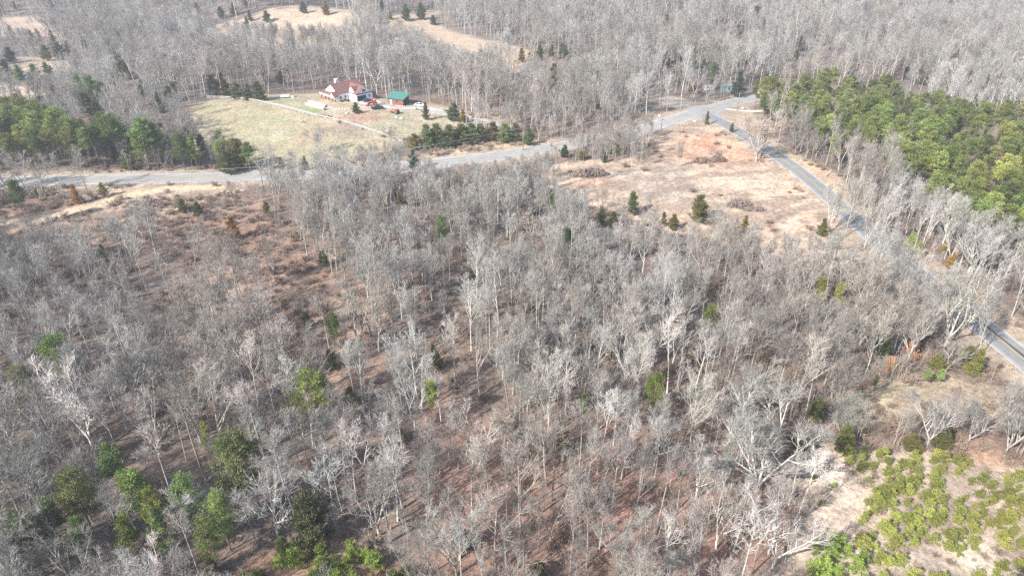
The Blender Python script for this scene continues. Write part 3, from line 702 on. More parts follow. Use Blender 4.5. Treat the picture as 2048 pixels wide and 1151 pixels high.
# ------------------------------------------------------------------ single evergreens read from the survey: tree top (px, py), height, kind
EVERG = [  # px, py, ht, kind, wide, label
    (882, 433, 12, 'bigpine', .85, 'dark green cone-crowned pine standing alone in the bare mid woods', (0.7, 0.95, 1.0)),
    (1138, 457, 9, 'bigpine', .9, 'small round-headed dark green pine among bare trees below the clearing', (0.75, 1.0, 1.0)),
    (1106, 391, 9, 'pine', .7, 'small bright green pine near the scrubby edge of the clearing', (0.8, 1.15, .9)),
    (656, 633, 13, 'pine', .75, 'slim green pine beside the brown brushy gap in the woods', (0.8, 1.0, .9)),
    (92, 677, 15, 'bigpine', 1.0, 'broad bright green pine rising over bare woods near the left edge', (0.85, 1.05, .9)),
    (22, 738, 13, 'bigpine', .95, 'lower yellowish pine next to the broad bright green pine', (1.05, 1.05, .8)),
    (622, 742, 17, 'bigpine', 1.0, 'big dense olive pine standing tallest among bare grey trees', (1.0, 1.0, .9)),
    (856, 768, 12, 'pine', .6, 'thin ragged yellow-green pine in the middle of the bare woods', (1.1, 1.2, .8)),
    (866, 694, 12, 'pine', .38, 'narrow columnar dark pine just behind the ragged yellow-green one', (.75, .9, .8)),
    (1315, 750, 11, 'bigpine', .85, 'rounded yellow-green pine with an open crown among pale trees', (1.15, 1.2, .9)),
    (1422, 606, 10, 'bigpine', .85, 'flat-topped green pine surrounded by reddish grey saplings', (1.1, 1.15, .9)),
    (1648, 556, 10, 'bigpine', .85, 'larger of the two touching olive pines near the side road', (1.15, 1.1, .8)),
    (1685, 568, 9, 'pine', .8, 'smaller of the two touching olive pines near the side road', (1.1, 1.1, .8)),
    (1458, 879, 5, 'pine', .6, 'small light green pine half hidden by the huge white-limbed tree', (1.0, 1.25, .8)),
    (455, 868, 17, 'bigpine', 1.1, 'very large olive pine with a wispy one-sided crown', (.85, .85, .9)),
    (398, 844, 12, 'pine', .45, 'narrow yellow-green pine behind the very large wispy olive pine', (1.2, 1.2, .8)),
    (207, 905, 15, 'pine', .8, 'dark tall pine at the top of the lower left pine clump', (.65, .85, .8)),
    (252, 950, 15, 'pine', .85, 'green pine just below the dark tall one in the clump', (.8, 1., .8)),
    (290, 985, 14, 'pine', .7, 'yellowish thin pine in the middle of the pine clump', (1.15, 1.1, .7)),
    (356, 955, 15, 'bigpine', .75, 'bright green dense pine at the right of the pine clump', (.9, 1.15, 1.1)),
    (305, 1020, 13, 'pine', .8, 'low dark pine below the bright dense pine', (.8, .95, .9)),
    (132, 945, 15, 'bigpine', .9, 'greyish olive pine with thin needles at the clump left side', (.9, .85, .95)),
    (85, 1000, 13, 'pine', .9, 'middle green pine under the greyish olive pine', (.75, .95, .8)),
    (25, 1030, 13, 'bigpine', .85, 'bushy green pine at the lower left corner', (.85, 1.05, .8)),
    (150, 1040, 12, 'pine', .9, 'deep green pine between the corner pine and the thin yellowish pine', (.7, .9, .8)),
    (232, 1030, 12, 'pine', .9, 'olive pine over the white-limbed tree at the bottom', (.9, 1., .8)),
    (425, 985, 13, 'bigpine', .8, 'mid green pine below the very large wispy pine', (.8, .95, .8)),
    (500, 940, 8, 'bigpine', .8, 'short flat green pine to the right of the wispy pine', (.85, 1., .8)),
    (395, 1035, 12, 'bigpine', .7, 'dull green pine behind the sprawling white-limbed tree', (.75, .85, .75)),
    (605, 985, 12, 'cedar', 1.0, 'tall dark cedar beside the bare white spreading tree at the bottom', (.85, .9, .9)),
    (990, 840, 5, 'pine', .55, 'tiny green pine sapling between pale trunks', (.8, 1.1, .9)),
    (1170, 792, 9, 'pine', .5, 'sparse green pine half lost behind bare limbs', (.75, .95, .8)),
    (1400, 765, 10, 'pine', .5, 'faint greyish green pine right of the rounded yellow-green pine', (.8, .9, 1.1)),
    (1270, 383, 8, 'cedar', 1.0, 'dark pointed cedar at the lower edge of the clearing', (.9, 1.1, 1.)),
    (1402, 390, 9, 'cedar', 1.15, 'large yellowish pyramid cedar at the clearing edge', (1.35, 1.35, 1.)),
    (1350, 428, 5.5, 'cedar', 1.1, 'small mustard cedar left of the large pyramid cedar', (1.6, 1.35, .9)),
    (1492, 430, 6, 'cedar', .9, 'thin yellow cedar standing at the foot of the clearing', (1.7, 1.45, 1.)),
    (1652, 437, 6, 'cedar', 1.0, 'bushy olive cedar beside pale trunks near the side road', (1.2, 1.15, .9)),
    (1202, 418, 6, 'cedar', .9, 'left one of two small olive cedars behind the bare oak', (1.1, 1.1, 1.)),
    (1228, 424, 6, 'cedar', .9, 'right one of two small olive cedars behind the bare oak', (1.3, 1.2, 1.)),
    (1330, 424, 5, 'cedar', .8, 'short pale olive cedar between two larger cedars', (1.3, 1.25, 1.)),
    (1238, 290, 6, 'pine', .9, 'lone rounded green pine in the scrub beside the highway', (1.05, 1.0, .8)),
    (802, 378, 7, 'cedar', .85, 'orange-tinged cedar in grey woods below the highway', (1.7, 1.15, .8)),
    (142, 368, 7, 'cedar', .85, 'rusty orange cedar standing beside the left road verge', (2.2, 1.25, .8)),
    (200, 366, 5, 'cedar', 1.0, 'low yellowish cedar between the rusty cedar and dirt track', (1.6, 1.4, 1.)),
    (458, 433, 7.5, 'cedar', 1.0, 'rusty brown cedar in the brushy cutover', (2.2, 1.1, .8)),
    (360, 397, 5, 'cedar', 1.2, 'dark low cedar on the slope behind the brush pile', (1.0, 1.1, 1.1)),
    (392, 404, 5, 'cedar', 1.3, 'grey-green spreading cedar next to the low dark one', (1., 1.15, 1.2)),
    (200, 491, 10, 'pine', .5, 'slim dark pine in the bare thicket near the left edge', (.6, .8, .75)),
    (1700, 853, 6, 'cedar', 1.3, 'wide dark olive cedar above the young pine field', (1.1, 1.1, .9)),
    (1613, 852, 7, 'cedar', 1.0, 'dark green cedar beside the huge white-limbed tree', (.7, .95, .8)),
    (1832, 868, 4, 'cedar', 1.4, 'sprawling brown-green cedar at the young field edge', (1.2, 1.1, .9)),
    (1895, 850, 6, 'cedar', 1.0, 'dull olive cedar among grey bushes above the young field', (1.2, 1.15, .9)),
    (1755, 752, 6, 'pine', .6, 'pale green little pine in straw grass', (1.1, 1.3, 1.2)),
    (1963, 698, 7, 'cedar', 1.05, 'plump dark olive cedar beside the side road bend', (1.3, 1.3, .8)),
    (1888, 738, 4.5, 'pine', .9, 'bright green young pine right of a matching one in the straw', (.9, 1.3, .9)),
    (1858, 742, 4.5, 'pine', .9, 'bright green young pine left of a matching one in the straw', (1., 1.3, .8)),
    (1885, 708, 5, 'cedar', 1.2, 'olive shrub-like cedar behind the two bright young pines', (1.3, 1.2, .8)),
    (1780, 660, 8, 'cedar', .9, 'shaded dark cedar beside the rusty-leaved beech', (.8, .95, .8)),
    (1640, 795, 6, 'cedar', .9, 'thin olive cedar behind the dark cedar by the huge tree', (1., 1.2, .9)),
    (1945, 690, 4, 'cedar', 1.6, 'dusty olive thicket cedar next to the plump dark one', (1.3, 1.15, .9)),
    (1075, 1122, 4, 'cedar', 1.4, 'low olive cedar at the bottom edge of the woods', (1.3, 1.25, .8)),
    (560, 1075, 3.5, 'cedar', 1.4, 'low green cedar under the white spreading tree', (1., 1.2, .9)),
    (415, 1120, 3.5, 'cedar', 1.4, 'dusty cedar near the bottom field corner', (1.3, 1.2, .9)),
    (20, 365, 15, 'pine', .9, 'pine trunk with sparse top beside the shaded road at far left', (.7, .85, .7)),
    (1825, 300 + 165, 8, 'bigpine', .85, 'round green pine just beyond the side road', (1.0, 1.15, .9)),
    (1845, 483, 6, 'bigpine', .8, 'lower pine touching the round one beyond the side road', (1.05, 1.15, .85)),
    (1895, 482, 4, 'cedar', 1.0, 'brown-gold cedar among pale trunks beyond the side road', (1.8, 1.3, .7)),
    (1910, 505, 5, 'cedar', .9, 'rust-coloured thin cedar behind the bare crowns beyond the road', (1.9, 1.2, .7)),
    (710, 205, 5, 'cedar', 1.35, 'single rounded evergreen growing on the lawn before the house', (.95, 1.25, .9)),
    (1416, 222, 6, 'cedar', .75, 'dusty narrow evergreen at the corner of the crossroads', (1.2, 1.05, 1.)),
    (1465, 246, 4, 'cedar', .9, 'dusty low evergreen along the side road fence line', (1.2, 1.05, 1.)),
    (1391, 98, 16, 'pine', .95, 'tall dark pine over the woods left of the teal house', (.6, .8, .8)),
    (1432, 125, 14, 'bigpine', .95, 'full dark pine beside the teal house', (.65, .85, .85)),
    (1410, 118, 14, 'pine', .9, 'dark pine between the tall one and the full one', (.62, .82, .82)),
    (1482, 142, 13, 'cedar', .9, 'dark pointed evergreen right of the teal house', (.6, .8, 1.)),
    (1388, 168, 5, 'cedar', 1.5, 'brownish round shrub beside the junction', (1.6, .95, 1.)),
    (1440, 78, 10, 'cedar', 1., 'dark cedar standing in the far right woods', (1.1, 1.1, 1.)),
    (1475, 48, 12, 'cedar', 1.2, 'broad brownish cedar cluster top in far woods', (1.3, 1.1, .9)),
    (1335, 28, 12, 'cedar', .9, 'isolated brownish cedar high in the far woods', (1.4, 1.15, 1.)),
    (1362, 6, 12, 'pine', .8, 'small dark pine at the top edge of the woods', (.6, .85, .9)),
    (1515, 15, 13, 'pine', 1.1, 'dark pine pair right of the far green field', (.6, .85, .9)),
    (1545, 24, 11, 'pine', .9, 'lesser dark pine right of the far green field', (.6, .85, .9)),
    (1596, 100, 9, 'cedar', 1., 'dark cedar in grey woods behind the pine stand', (.9, 1., 1.)),
    (1915, 98, 10, 'cedar', .9, 'olive cedar alone in the upper right woods', (1.4, 1.4, 1.)),
    (1972, 56, 8, 'cedar', 1., 'golden cedar near the upper right woods', (1.9, 1.5, .9)),
    (2035, 118, 8, 'cedar', .8, 'tiny olive cedar near the right edge of far woods', (1.1, 1.1, 1.)),
    (1945, 140, 9, 'pine', .7, 'small green pine over the pine stand in pale woods', (.8, .95, .9)),
    (1044, 97, 8, 'cedar', 1.1, 'leftmost of four cedars along the far field edge', (1.3, 1.2, 1.)),
    (1079, 89, 9, 'cedar', 1.1, 'second of four cedars along the far field edge', (1., 1.1, 1.)),
    (1103, 89, 9, 'cedar', .9, 'third of four cedars along the far field edge', (1.1, 1.1, 1.)),
    (1128, 89, 8, 'cedar', 1.2, 'last of four cedars along the far field edge', (1., 1.1, 1.)),
    (1060, 105, 6, 'cedar', 1.3, 'olive low cedar before the four far cedars', (1.4, 1.3, 1.)),
    (1110, 127, 11, 'cedar', 1.1, 'large dark cedar in woods behind the roadside', (1.1, 1.1, 1.)),
    (1240, 120, 8, 'cedar', 1., 'lone brown cedar in the central far woods', (1.5, 1.1, 1.)),
    (1340, 118, 8, 'cedar', 1., 'mustard cedar in the central far woods', (1.6, 1.4, 1.)),
    (905, 206, 8, 'cedar', 1.3, 'dense dark cedar where the driveway enters the woods', (.7, .85, .9)),
    (850, 204, 8, 'cedar', .8, 'upright dark cedar near the parked white car', (.8, .9, .9)),
    (926, 219, 6, 'cedar', .9, 'brownish cedar beside the dense dark one', (1.6, 1.2, .9)),
    (811, 8, 12, 'cedar', 1., 'dark cedar behind the second straw knoll', (.7, .9, .9)),
    (841, 5, 12, 'cedar', 1., 'tall dark cedar group end behind the second knoll', (.8, .95, .9)),
    (780, 23, 6, 'cedar', 1., 'yellowish small cedar at the knoll rim', (1.4, 1.2, .9)),
    (866, 30, 7, 'cedar', 1.5, 'dark bushy cedar on the second knoll', (.8, .85, 1.)),
    (648, 2, 10, 'cedar', 1., 'brown cedar on top of the first straw knoll', (1.5, 1.1, .8)),
    (605, 2, 9, 'cedar', 1.2, 'dark cedar behind the first straw knoll', (.7, .85, .9)),
    (532, 22, 8, 'cedar', 1.4, 'dark bushy cedar left of the first knoll', (.65, .8, 1.)),
    (497, 20, 8, 'cedar', 1.1, 'smaller dark cedar beyond the bushy one', (.7, .85, 1.)),
    (490, 33, 9, 'cedar', .9, 'slim dark cedar in front of the first knoll', (.9, .95, 1.)),
    (440, 13, 9, 'cedar', 1.2, 'dark cedar in upper grey woods', (.75, .85, 1.)),
    (392, 6, 11, 'cedar', 1., 'tall green cedar at the top of the grey woods', (.75, 1., 1.)),
    (200, 52, 12, 'bigpine', .6, 'left one of three dark pine tops poking from grey woods', (.55, .75, .75)),
    (237, 66, 11, 'bigpine', .55, 'middle one of three dark pine tops poking from grey woods', (.55, .75, .75)),
    (258, 55, 12, 'bigpine', .65, 'right one of three dark pine tops poking from grey woods', (.6, .8, .75)),
    (18, 52, 12, 'bigpine', .8, 'rounded pine at the left edge of the far field', (.65, .85, .8)),
    (55, 66, 9, 'bigpine', .7, 'dark small pine before the far left field', (.55, .75, .8)),
    (72, 58, 9, 'cedar', .9, 'dark thin cedar in the far left thicket', (.8, .9, 1.)),
    (98, 60, 10, 'cedar', .9, 'brownish dark cedar in the far left thicket', (1., .9, .9)),
    (85, 90, 9, 'cedar', 1.3, 'olive round cedar at the straw field edge', (1.1, 1.1, .8)),
    (112, 84, 10, 'cedar', 1.4, 'biggest dark cedar behind the left straw field', (.75, .85, .8)),
    (134, 82, 10, 'cedar', 1., 'brown-orange cedar ending the left cedar row', (1.5, 1.05, .8)),
    (15, 95, 9, 'cedar', 1.2, 'shadowed cedar at the left field corner', (.7, .85, .8)),
    (5, 118, 10, 'cedar', 1.2, 'dark cedar at the left picture edge below the field', (.6, .8, .8)),
    (30, 130, 8, 'cedar', 1.3, 'bright green cedar in the left cedar thicket', (.8, 1.3, .9)),
    (62, 128, 9, 'cedar', 1.4, 'olive rounded cedar in the left cedar thicket', (1.1, 1.15, .8)),
    (88, 124, 8, 'cedar', 1.1, 'green cedar at the thicket end', (.85, 1.2, .9)),
    (100, 132, 6, 'cedar', 1., 'little cedar closing the left cedar thicket', (.8, 1.1, .9)),
    (152, 148, 14, 'bigpine', .95, 'left pine of the dark pine mass above the glade', (.65, .95, .8)),
    (176, 152, 15, 'bigpine', 1.0, 'highest pine of the dark pine mass above the glade', (.6, .9, .8)),
    (198, 165, 14, 'bigpine', .95, 'right pine of the dark pine mass above the glade', (.55, .85, .8)),
    (168, 185, 10, 'cedar', 1.5, 'olive cedar at the foot of the dark pine mass', (1.1, 1.05, .8)),
    (190, 190, 10, 'cedar', 1.3, 'dark cedar under the dark pine mass', (.6, .8, .8)),
    (238, 110, 10, 'cedar', .9, 'olive cedar column in left grey woods', (1.1, 1.1, .8)),
    (245, 125, 9, 'cedar', 1.1, 'mossy cedar below the olive column', (1.2, 1.1, .8)),
    (280, 160, 8, 'cedar', 1.3, 'dark low cedar in the left woods', (.8, .9, .9)),
    (342, 162, 9, 'cedar', 1., 'tilted olive cedar behind the pasture corner', (1.2, 1.05, .8)),
    (333, 172, 8, 'cedar', 1., 'dark cedar touching the tilted olive one', (.7, .9, .9)),
    (420, 150, 10, 'cedar', 1.2, 'dark cedar at the pasture fence corner', (.7, .85, .9)),
    (448, 158, 9, 'cedar', 1.1, 'olive cedar at the top of the pasture', (1.2, 1.05, .8)),
    (470, 165, 8, 'cedar', 1.3, 'bushy grey-green cedar at the pasture top', (.9, .95, 1.)),
    (490, 168, 8, 'cedar', 1., 'grey cedar between two darker ones at pasture top', (.8, .9, 1.1)),
    (512, 164, 9, 'cedar', 1.3, 'last broad cedar of the pasture top row', (1., .95, .9)),
    (397, 268, 6, 'cedar', 1., 'shadow-casting cedar at the pasture left edge', (.6, .8, .8)),
    (217, 234, 19, 'pine', .95, 'tall pine with bare lower trunk behind the highway', (.75, .95, .8)),
    (271, 238, 19, 'pine', 1.0, 'flat-crowned tall pine right of the bare-trunked one', (.7, .9, .75)),
    (311, 246, 17, 'pine', .8, 'narrow tall pine in the roadside row', (.7, 1., .8)),
    (352, 268, 14, 'bigpine', .75, 'dense dark pine before the pasture corner', (.65, .85, .75)),
    (378, 272, 13, 'pine', .8, 'mid green pine at the pasture corner', (.8, 1., .8)),
    (432, 285, 11, 'pine', .9, 'yellowish pine at the pasture lower edge', (1., 1.05, .8)),
    (466, 276, 12, 'cedar', 1.1, 'tall brownish cedar at the pasture lower edge', (1.2, 1., .9)),
    (490, 288, 11, 'pine', .8, 'green pine ending the roadside row', (.85, 1.1, .9)),
    (445, 300, 9, 'cedar', 1.1, 'dark cedar below the yellowish pine', (.8, .95, .9)),
    (606, 312, 5.5, 'cedar', .8, 'dull cedar rising through bare crowns by the road', (.9, 1., 1.)),
    (560, 314, 5, 'cedar', .9, 'grey-green cedar between roadside bare trees', (.9, 1., 1.1)),
    (827, 264, 7, 'cedar', 1.2, 'first cedar at the pasture end of the roadside cedar row', (1.3, 1.1, .9)),
    (851, 253, 9, 'cedar', 1.0, 'second cedar of the roadside row, pointed and dark', (.85, 1., .9)),
    (869, 246, 9.5, 'cedar', 1.1, 'third cedar of the roadside row, yellow-green and pointed', (1.3, 1.3, .9)),
    (886, 258, 8, 'cedar', 1., 'fourth cedar of the roadside row, dark and squat', (.7, .85, .9)),
    (900, 250, 9, 'cedar', 1., 'fifth cedar of the roadside row, narrow olive', (1., 1.05, .9)),
    (921, 241, 10, 'cedar', 1.3, 'largest cedar of the roadside row', (1.1, 1.1, .85)),
    (940, 243, 9, 'cedar', 1.1, 'dark cedar right behind the largest of the row', (.75, .95, .9)),
    (962, 241, 9, 'cedar', 1.2, 'rounded cedar in the middle of the row', (1., 1., .95)),
    (985, 238, 9, 'cedar', 1.2, 'brown-topped cedar in the row', (1.3, .95, .95)),
    (1011, 243, 8.5, 'cedar', 1.2, 'green bushy cedar toward the row end', (1., 1.15, .9)),
    (1032, 246, 8, 'cedar', 1.2, 'greyish cedar with bare twigs near the row end', (.9, .95, 1.1)),
    (1060, 252, 8, 'cedar', 1., 'last dark cedar at the highway end of the row', (.75, .85, .9)),
    (826, 300, 8, 'cedar', 1., 'dark green cedar leaning over the highway', (.55, .85, .9)),
    (1130, 290, 5, 'cedar', 1.2, 'dark shrubby cedar on the highway south side', (.6, .75, .8)),
    (1165, 300, 4, 'cedar', 1.4, 'olive shrubby cedar in the roadside copse', (1., 1.1, .8)),
    (1210, 305, 4, 'cedar', 1.3, 'dark low cedar in the roadside copse', (.7, .85, .8)),
    (1655, 143, 12, 'pine', .8, 'yellowish pine top behind the right pine stand', (.95, 1., .8)),
]
EV_XY = []
for px, py, ht, kd, wd, lab, colr in EVERG:
    x, y = survey(px, py, ht * 0.97)
    if 200 < px < 500 and 230 < py < 300: wd *= 1.4
    if 820 < px < 1065 and 235 < py < 270: wd *= rnd.uniform(1.15, 1.5); ht *= rnd.uniform(0.8, 1.1); colr = tuple(c * 1.15 for c in colr)
    nm = 'cedar_tree' if kd == 'cedar' else 'pine_tree'
    plant(kd, x, y, ht, nm, 'tree', lab, 'scattered evergreens', wide=wd, col=colr, base=8.0 if kd == 'cedar' else 16.0)
    THINGS[-1]['mark'] = True
    EV_XY.append((x, y, 1.6 if kd == 'cedar' else 2.4))


def scatter(P, spacing, seed, jit=0.42):
    r = np.random.RandomState(seed)
    x0, y0 = P.min(0); x1, y1 = P.max(0)
    gx, gy = np.meshgrid(np.arange(x0, x1, spacing), np.arange(y0, y1, spacing * 0.9))
    gx = gx + (np.arange(gx.shape[0])[:, None] % 2) * spacing / 2
    gx = gx + r.uniform(-jit, jit, gx.shape) * spacing; gy = gy + r.uniform(-jit, jit, gy.shape) * spacing
    m = sdist(P, gx, gy) > 0
    return gx[m], gy[m]


# ------------------------------------------------------------------ the pine stands
STAND = poly([(1508, 207), (1580, 208), (1650, 200), (1740, 206), (1850, 240), (1950, 262), (2200, 300), (2400, 420), (2400, 620), (2200, 600), (2060, 545), (1990, 530),
              (1920, 500), (1860, 470), (1822, 440), (1800, 405), (1775, 372), (1720, 350), (1660, 330), (1612, 296), (1560, 268), (1512, 250)])
LSTAND = poly([(-260, 352), (100, 352), (205, 345), (190, 320), (120, 290), (60, 262), (0, 250), (-200, 250)])
pines = []
for P, sp, sd_, gr in ((STAND, 6.3, 11, 'pines of the big stand beside the side road'), (LSTAND, 5.8, 12, 'pines of the stand behind the shaded road')):
    X, Y = scatter(P, sp, sd_)
    for x, y in zip(X, Y):
        px, py = seen_at(x, y, Hs(x, y) + 8)
        d = math.hypot(x, y)
        if P is STAND and vnoise(x + 50, y, 7) < 0.14: continue
        if P is STAND: ht = 13.5 * (0.75 + 0.45 * vnoise(x, y, 14)) + rnd.uniform(-2.6, 2.4)
        else: ht = 16.5 + rnd.uniform(-2, 2)
        pines.append((float(x), float(y), float(ht), gr, float(px), float(py), d))
pines.sort(key=lambda t: t[6] + (0 if -40 < t[4] < 2090 and t[5] < 1151 else 1000))
N_EV = sum(1 for e in EVERG if e[3] != 'cedar')
BELT = poly([(175, 347), (500, 347), (505, 322), (430, 312), (370, 300), (170, 290)])
XQ, YQ = scatter(BELT, 6.8, 77, 0.45); belt = [(float(a), float(b)) for a, b in zip(XQ, YQ) if linedist(HWYg, a, b) > 7][:34]
NBELT = sum(1 for i in range(len(belt)) if i % 3 != 2)
PINE_IND = pines[:292 - N_EV - NBELT]; PINE_REST = pines[292 - N_EV - NBELT:]
for i, (x, y) in enumerate(belt):
    g = rnd.uniform(0.6, 0.95); px = float(seen_at(x, y, 0)[0]); ht = (15 if px < 330 else 10.5) * rnd.uniform(0.75, 1.1)
    if i % 3 != 2: plant(rnd.choice(('pine', 'bigpine')), x, y, ht, 'pine_tree', 'tree', None, 'pines of the roadside belt below the pasture', wide=rnd.uniform(0.8, 1.1), col=(g, g * 1.12, g * .9))
    else: plant('cedar', x, y, ht * .6, 'cedar_tree', 'tree', None, 'cedars of the roadside belt below the pasture', wide=rnd.uniform(0.9, 1.2), col=(g, g * 1.1, g * .9), base=8.0)
for x, y, ht, gr, px, py, d in PINE_IND:
    g = 0.75 + 0.5 * rnd.random(); yl = rnd.uniform(0.88, 1.1)
    plant('pine', x, y, ht, 'pine_tree', 'tree', None, gr, wide=rnd.uniform(1.05, 1.4) if 'big' in gr else 1.05, col=(g * yl, g * 1.06, g * 0.9))


def in_gap(x, y, m):
    return False


# ------------------------------------------------------------------ bare woods
BIG = [
    (1655, 268, 14, 2, .8, (1.15, 1.1, 1.1), 'pale bare tree standing inside the near side of the pine stand'),
    (1712, 250, 13, 2, .8, (1.15, 1.1, 1.1), 'reddish grey bare tree among the middle pines of the stand'),
    (1800, 262, 13, 1, .6, (1.1, 1.05, 1.05), 'thin bare tree poking between the upper stand pines'),
    (1960, 330, 15, 2, .6, (1.1, 1.05, 1.05), 'slender bare tree in the dark gap of the pine stand'),  # prominent bare trees: base px,py ; height ; kind variant ; colour ; label
    (1512, 985, 20, 0, 1.35, (1.35, 1.35, 1.33), 'huge white-limbed spreading tree beside the young pine field'),
    (556, 1070, 12, 1, 1.35, (1.35, 1.35, 1.35), 'bare white spreading tree above the bottom field'),
    (405, 1090, 12, 1, 1.1, (1.35, 1.38, 1.35), 'sprawling white-limbed tree in front of the pine clump'),
    (70, 1160, 14, 0, 1.2, (1.2, 1.2, 1.2), 'pale wide bare tree in the lower left corner'),
    (1108, 745, 15, 2, 1.15, (1.1, 1.1, 1.15), 'dome-crowned fine-twigged grey tree in the middle of the woods'),
    (1262, 800, 17, 2, 1.0, (1.3, 1.28, 1.25), 'vase-shaped white tree standing left of the rounded yellow-green pine'),
    (1097, 875, 17, 1, .8, (1.3, 1.28, 1.25), 'tall straight white-trunked tree in the centre woods'),
    (1240, 1170, 14, 0, 1.1, (1.3, 1.28, 1.28), 'many-limbed white tree at the bottom edge'),
    (1512, 322, 18, 2, 1.5, (1.3, 1.22, 1.18), 'tall fan-crowned tree standing where clearing meets side road'),
    (1355, 334, 10.5, 2, .6, (1.2, 1.1, 1.05), 'slim lone bare tree standing on the orange clay'),
    (1295, 330, 7, 2, .7, (1.2, 1.15, 1.1), 'little forked bare tree near the highway scrub edge'),
    (1188, 366, 14, 1, .5, (1.1, 1.05, 1.05), 'thin pale tree in front of the brush pile by the highway'),
    (1655, 470, 17, 2, .8, (1.3, 1.28, 1.25), 'white bare tree at the lower right of the clearing'),
    (1690, 472, 17, 1, .8, (1.3, 1.25, 1.22), 'white bare tree between clearing and side road'),
    (1728, 497, 19, 2, .8, (1.35, 1.3, 1.28), 'tallest white leaning tree along the side road'),
    (1885, 487, 15, 2, .9, (1.3, 1.28, 1.28), 'white vase-shaped tree before the pine stand'),
    (1935, 520, 12, 2, .9, (1.2, 1.18, 1.15), 'pale bare tree right of the vase-shaped one'),
    (1730, 750, 15, 1, .7, (1.3, 1.25, 1.2), 'white trunk leaning in the brown gap near the side road'),
    (1815, 722, 15, 0, .95, (1.25, 1.22, 1.2), 'crooked pale tree standing over rusty leaves'),
    (1890, 690, 19, 2, 1.1, (1.3, 1.3, 1.25), 'broad white tree arching over the side road'),
    (1720, 690, 20, 0, 1.15, (1.3, 1.25, 1.22), 'widest white-limbed tree behind the leaning trunk'),
    (395, 262 + 12, 9, 0, 1.2, (1.15, 1.15, 1.2), 'grey bare tree shading the left side of the pasture'),
    (783, 285, 7, 2, 1.3, (1.15, 1.12, 1.15), 'hazy grey round tree on the lawn below the orange machine'),
    (640, 305, 10, 2, 1.25, (1.1, 1.08, 1.12), 'rounded grey tree at the lower right of the pasture'),
    (1380, 895, 17, 1, .8, (1.3, 1.28, 1.25), 'tall pale tree near the reddish ground'),
    (1680, 880, 10, 0, 1.0, (1.2, 1.25, 1.2), 'ashy twin-stemmed tree above the young pine field'),
    (1855, 890, 12, 2, 1.3, (1.15, 1.15, 1.2), 'round grey tree along the upper edge of the young field'),
    (1935, 885, 9, 2, 1.2, (1.05, 1.05, 1.1), 'smaller grey tree right of the round one'),
    (2010, 905, 13, 0, 1.2, (1.1, 1.1, 1.12), 'wide grey tree at the right corner of the young field'),
    (1240, 520, 12, 0, 1.0, (1.15, 1.1, 1.08), 'gnarled pale oak below the two small cedars'),
    (1285, 545, 12, 1, 1.0, (1.05, 1.08, 1.05), 'round mossy bare tree right of the gnarled oak'),
    (17, 490, 12, 1, .3, (.25, .2, .18), 'blackened dead trunk standing near the dirt track'),
]
SPREAD_XY = []
for px, py, ht, v, wd, colr, lab in BIG:
    x, y = survey(px, py)
    plant('spreading', x, y, ht, 'bare_tree', 'tree', lab, 'prominent bare trees', v=v, wide=wd, col=tuple(c * 0.88 for c in colr), base=17.0)
    THINGS[-1]['mark'] = True
    EV_XY.append((x, y, 2.2))

KEEP = [np.array(p, float) for p in (   # ground one can see in the survey picture: no crown stands in front of it
    [(400, 205), (440, 199), (520, 195), (640, 190), (700, 192), (830, 206), (960, 240), (900, 250), (860, 248), (806, 284), (740, 280), (660, 300), (520, 290), (410, 262), (385, 240)],
    [(250, 350), (530, 343), (530, 362), (250, 368)],
    [(860, 290), (900, 283), (1040, 278), (1100, 284), (1100, 300), (980, 318), (870, 335)],
    [(1110, 335), (1260, 320), (1300, 275), (1400, 250), (1480, 275), (1560, 320), (1640, 380), (1655, 405), (1650, 470), (1560, 470), (1480, 420), (1390, 380), (1240, 385), (1130, 375)],
    [(1270, 262), (1380, 215), (1500, 185), (1505, 245), (1560, 280), (1500, 275), (1430, 245), (1380, 235)],
    [(1590, 335), (1650, 375), (1665, 405), (1640, 398), (1580, 345)], [(1560, 305), (1600, 320), (1660, 345), (1690, 380), (1660, 380), (1600, 345)],
    [(1980, 640), (2060, 690), (2060, 770), (2000, 705)],
    [(1640, 925), (1800, 905), (2060, 930), (2060, 1160), (1600, 1160), (1630, 1000)],
    [(490, 1151), (560, 1100), (640, 1080), (700, 1090), (820, 1160)],
    [(1700, 800), (1800, 770), (1900, 770), (1960, 780), (1900, 800), (1760, 830)],
    [(0, 440), (150, 415), (250, 380), (470, 368), (440, 385), (260, 405), (180, 428), (0, 460)],
    [(520, 35), (560, 14), (640, 14), (680, 30), (680, 50), (600, 48), (520, 45)],
    [(790, 32), (820, 22), (880, 26), (860, 44), (930, 75), (1010, 95), (940, 100), (870, 80), (840, 55)],
    [(15, 114), (130, 118), (130, 127), (30, 125)], [(10, 38), (95, 42), (90, 56), (10, 56)], [(630, 160), (830, 165), (830, 215), (630, 215)], [(30, 168), (75, 182), (70, 190), (15, 186)],
    [(165, 234), (205, 240), (200, 252), (160, 248)])]
bx0 = [p.min(0) for p in KEEP]; bx1 = [p.max(0) for p in KEEP]
ONLY_FRONT = {16: 308.0}
FRONT = []
for (px, py, ht, kd, wd, lab, colr) in EVERG:
    x, y = survey(px, py, ht * 0.97); ppm = FPX / math.hypot(math.hypot(x, y), CAM_Z)
    FRONT.append((px - ppm * 2.2 * wd, px + ppm * 2.2 * wd, py, py + ppm * ht * (0.42 if kd != 'cedar' else 0.7), math.hypot(x, y)))
for px, py, ht, v, wd, colr, lab in BIG:
    x, y = survey(px, py); ppm = FPX / math.hypot(math.hypot(x, y), CAM_Z)
    FRONT.append((px - ppm * 1.2, px + ppm * 1.2, py - ppm * ht * 0.7, py - ppm * ht * 0.15, math.hypot(x, y)))


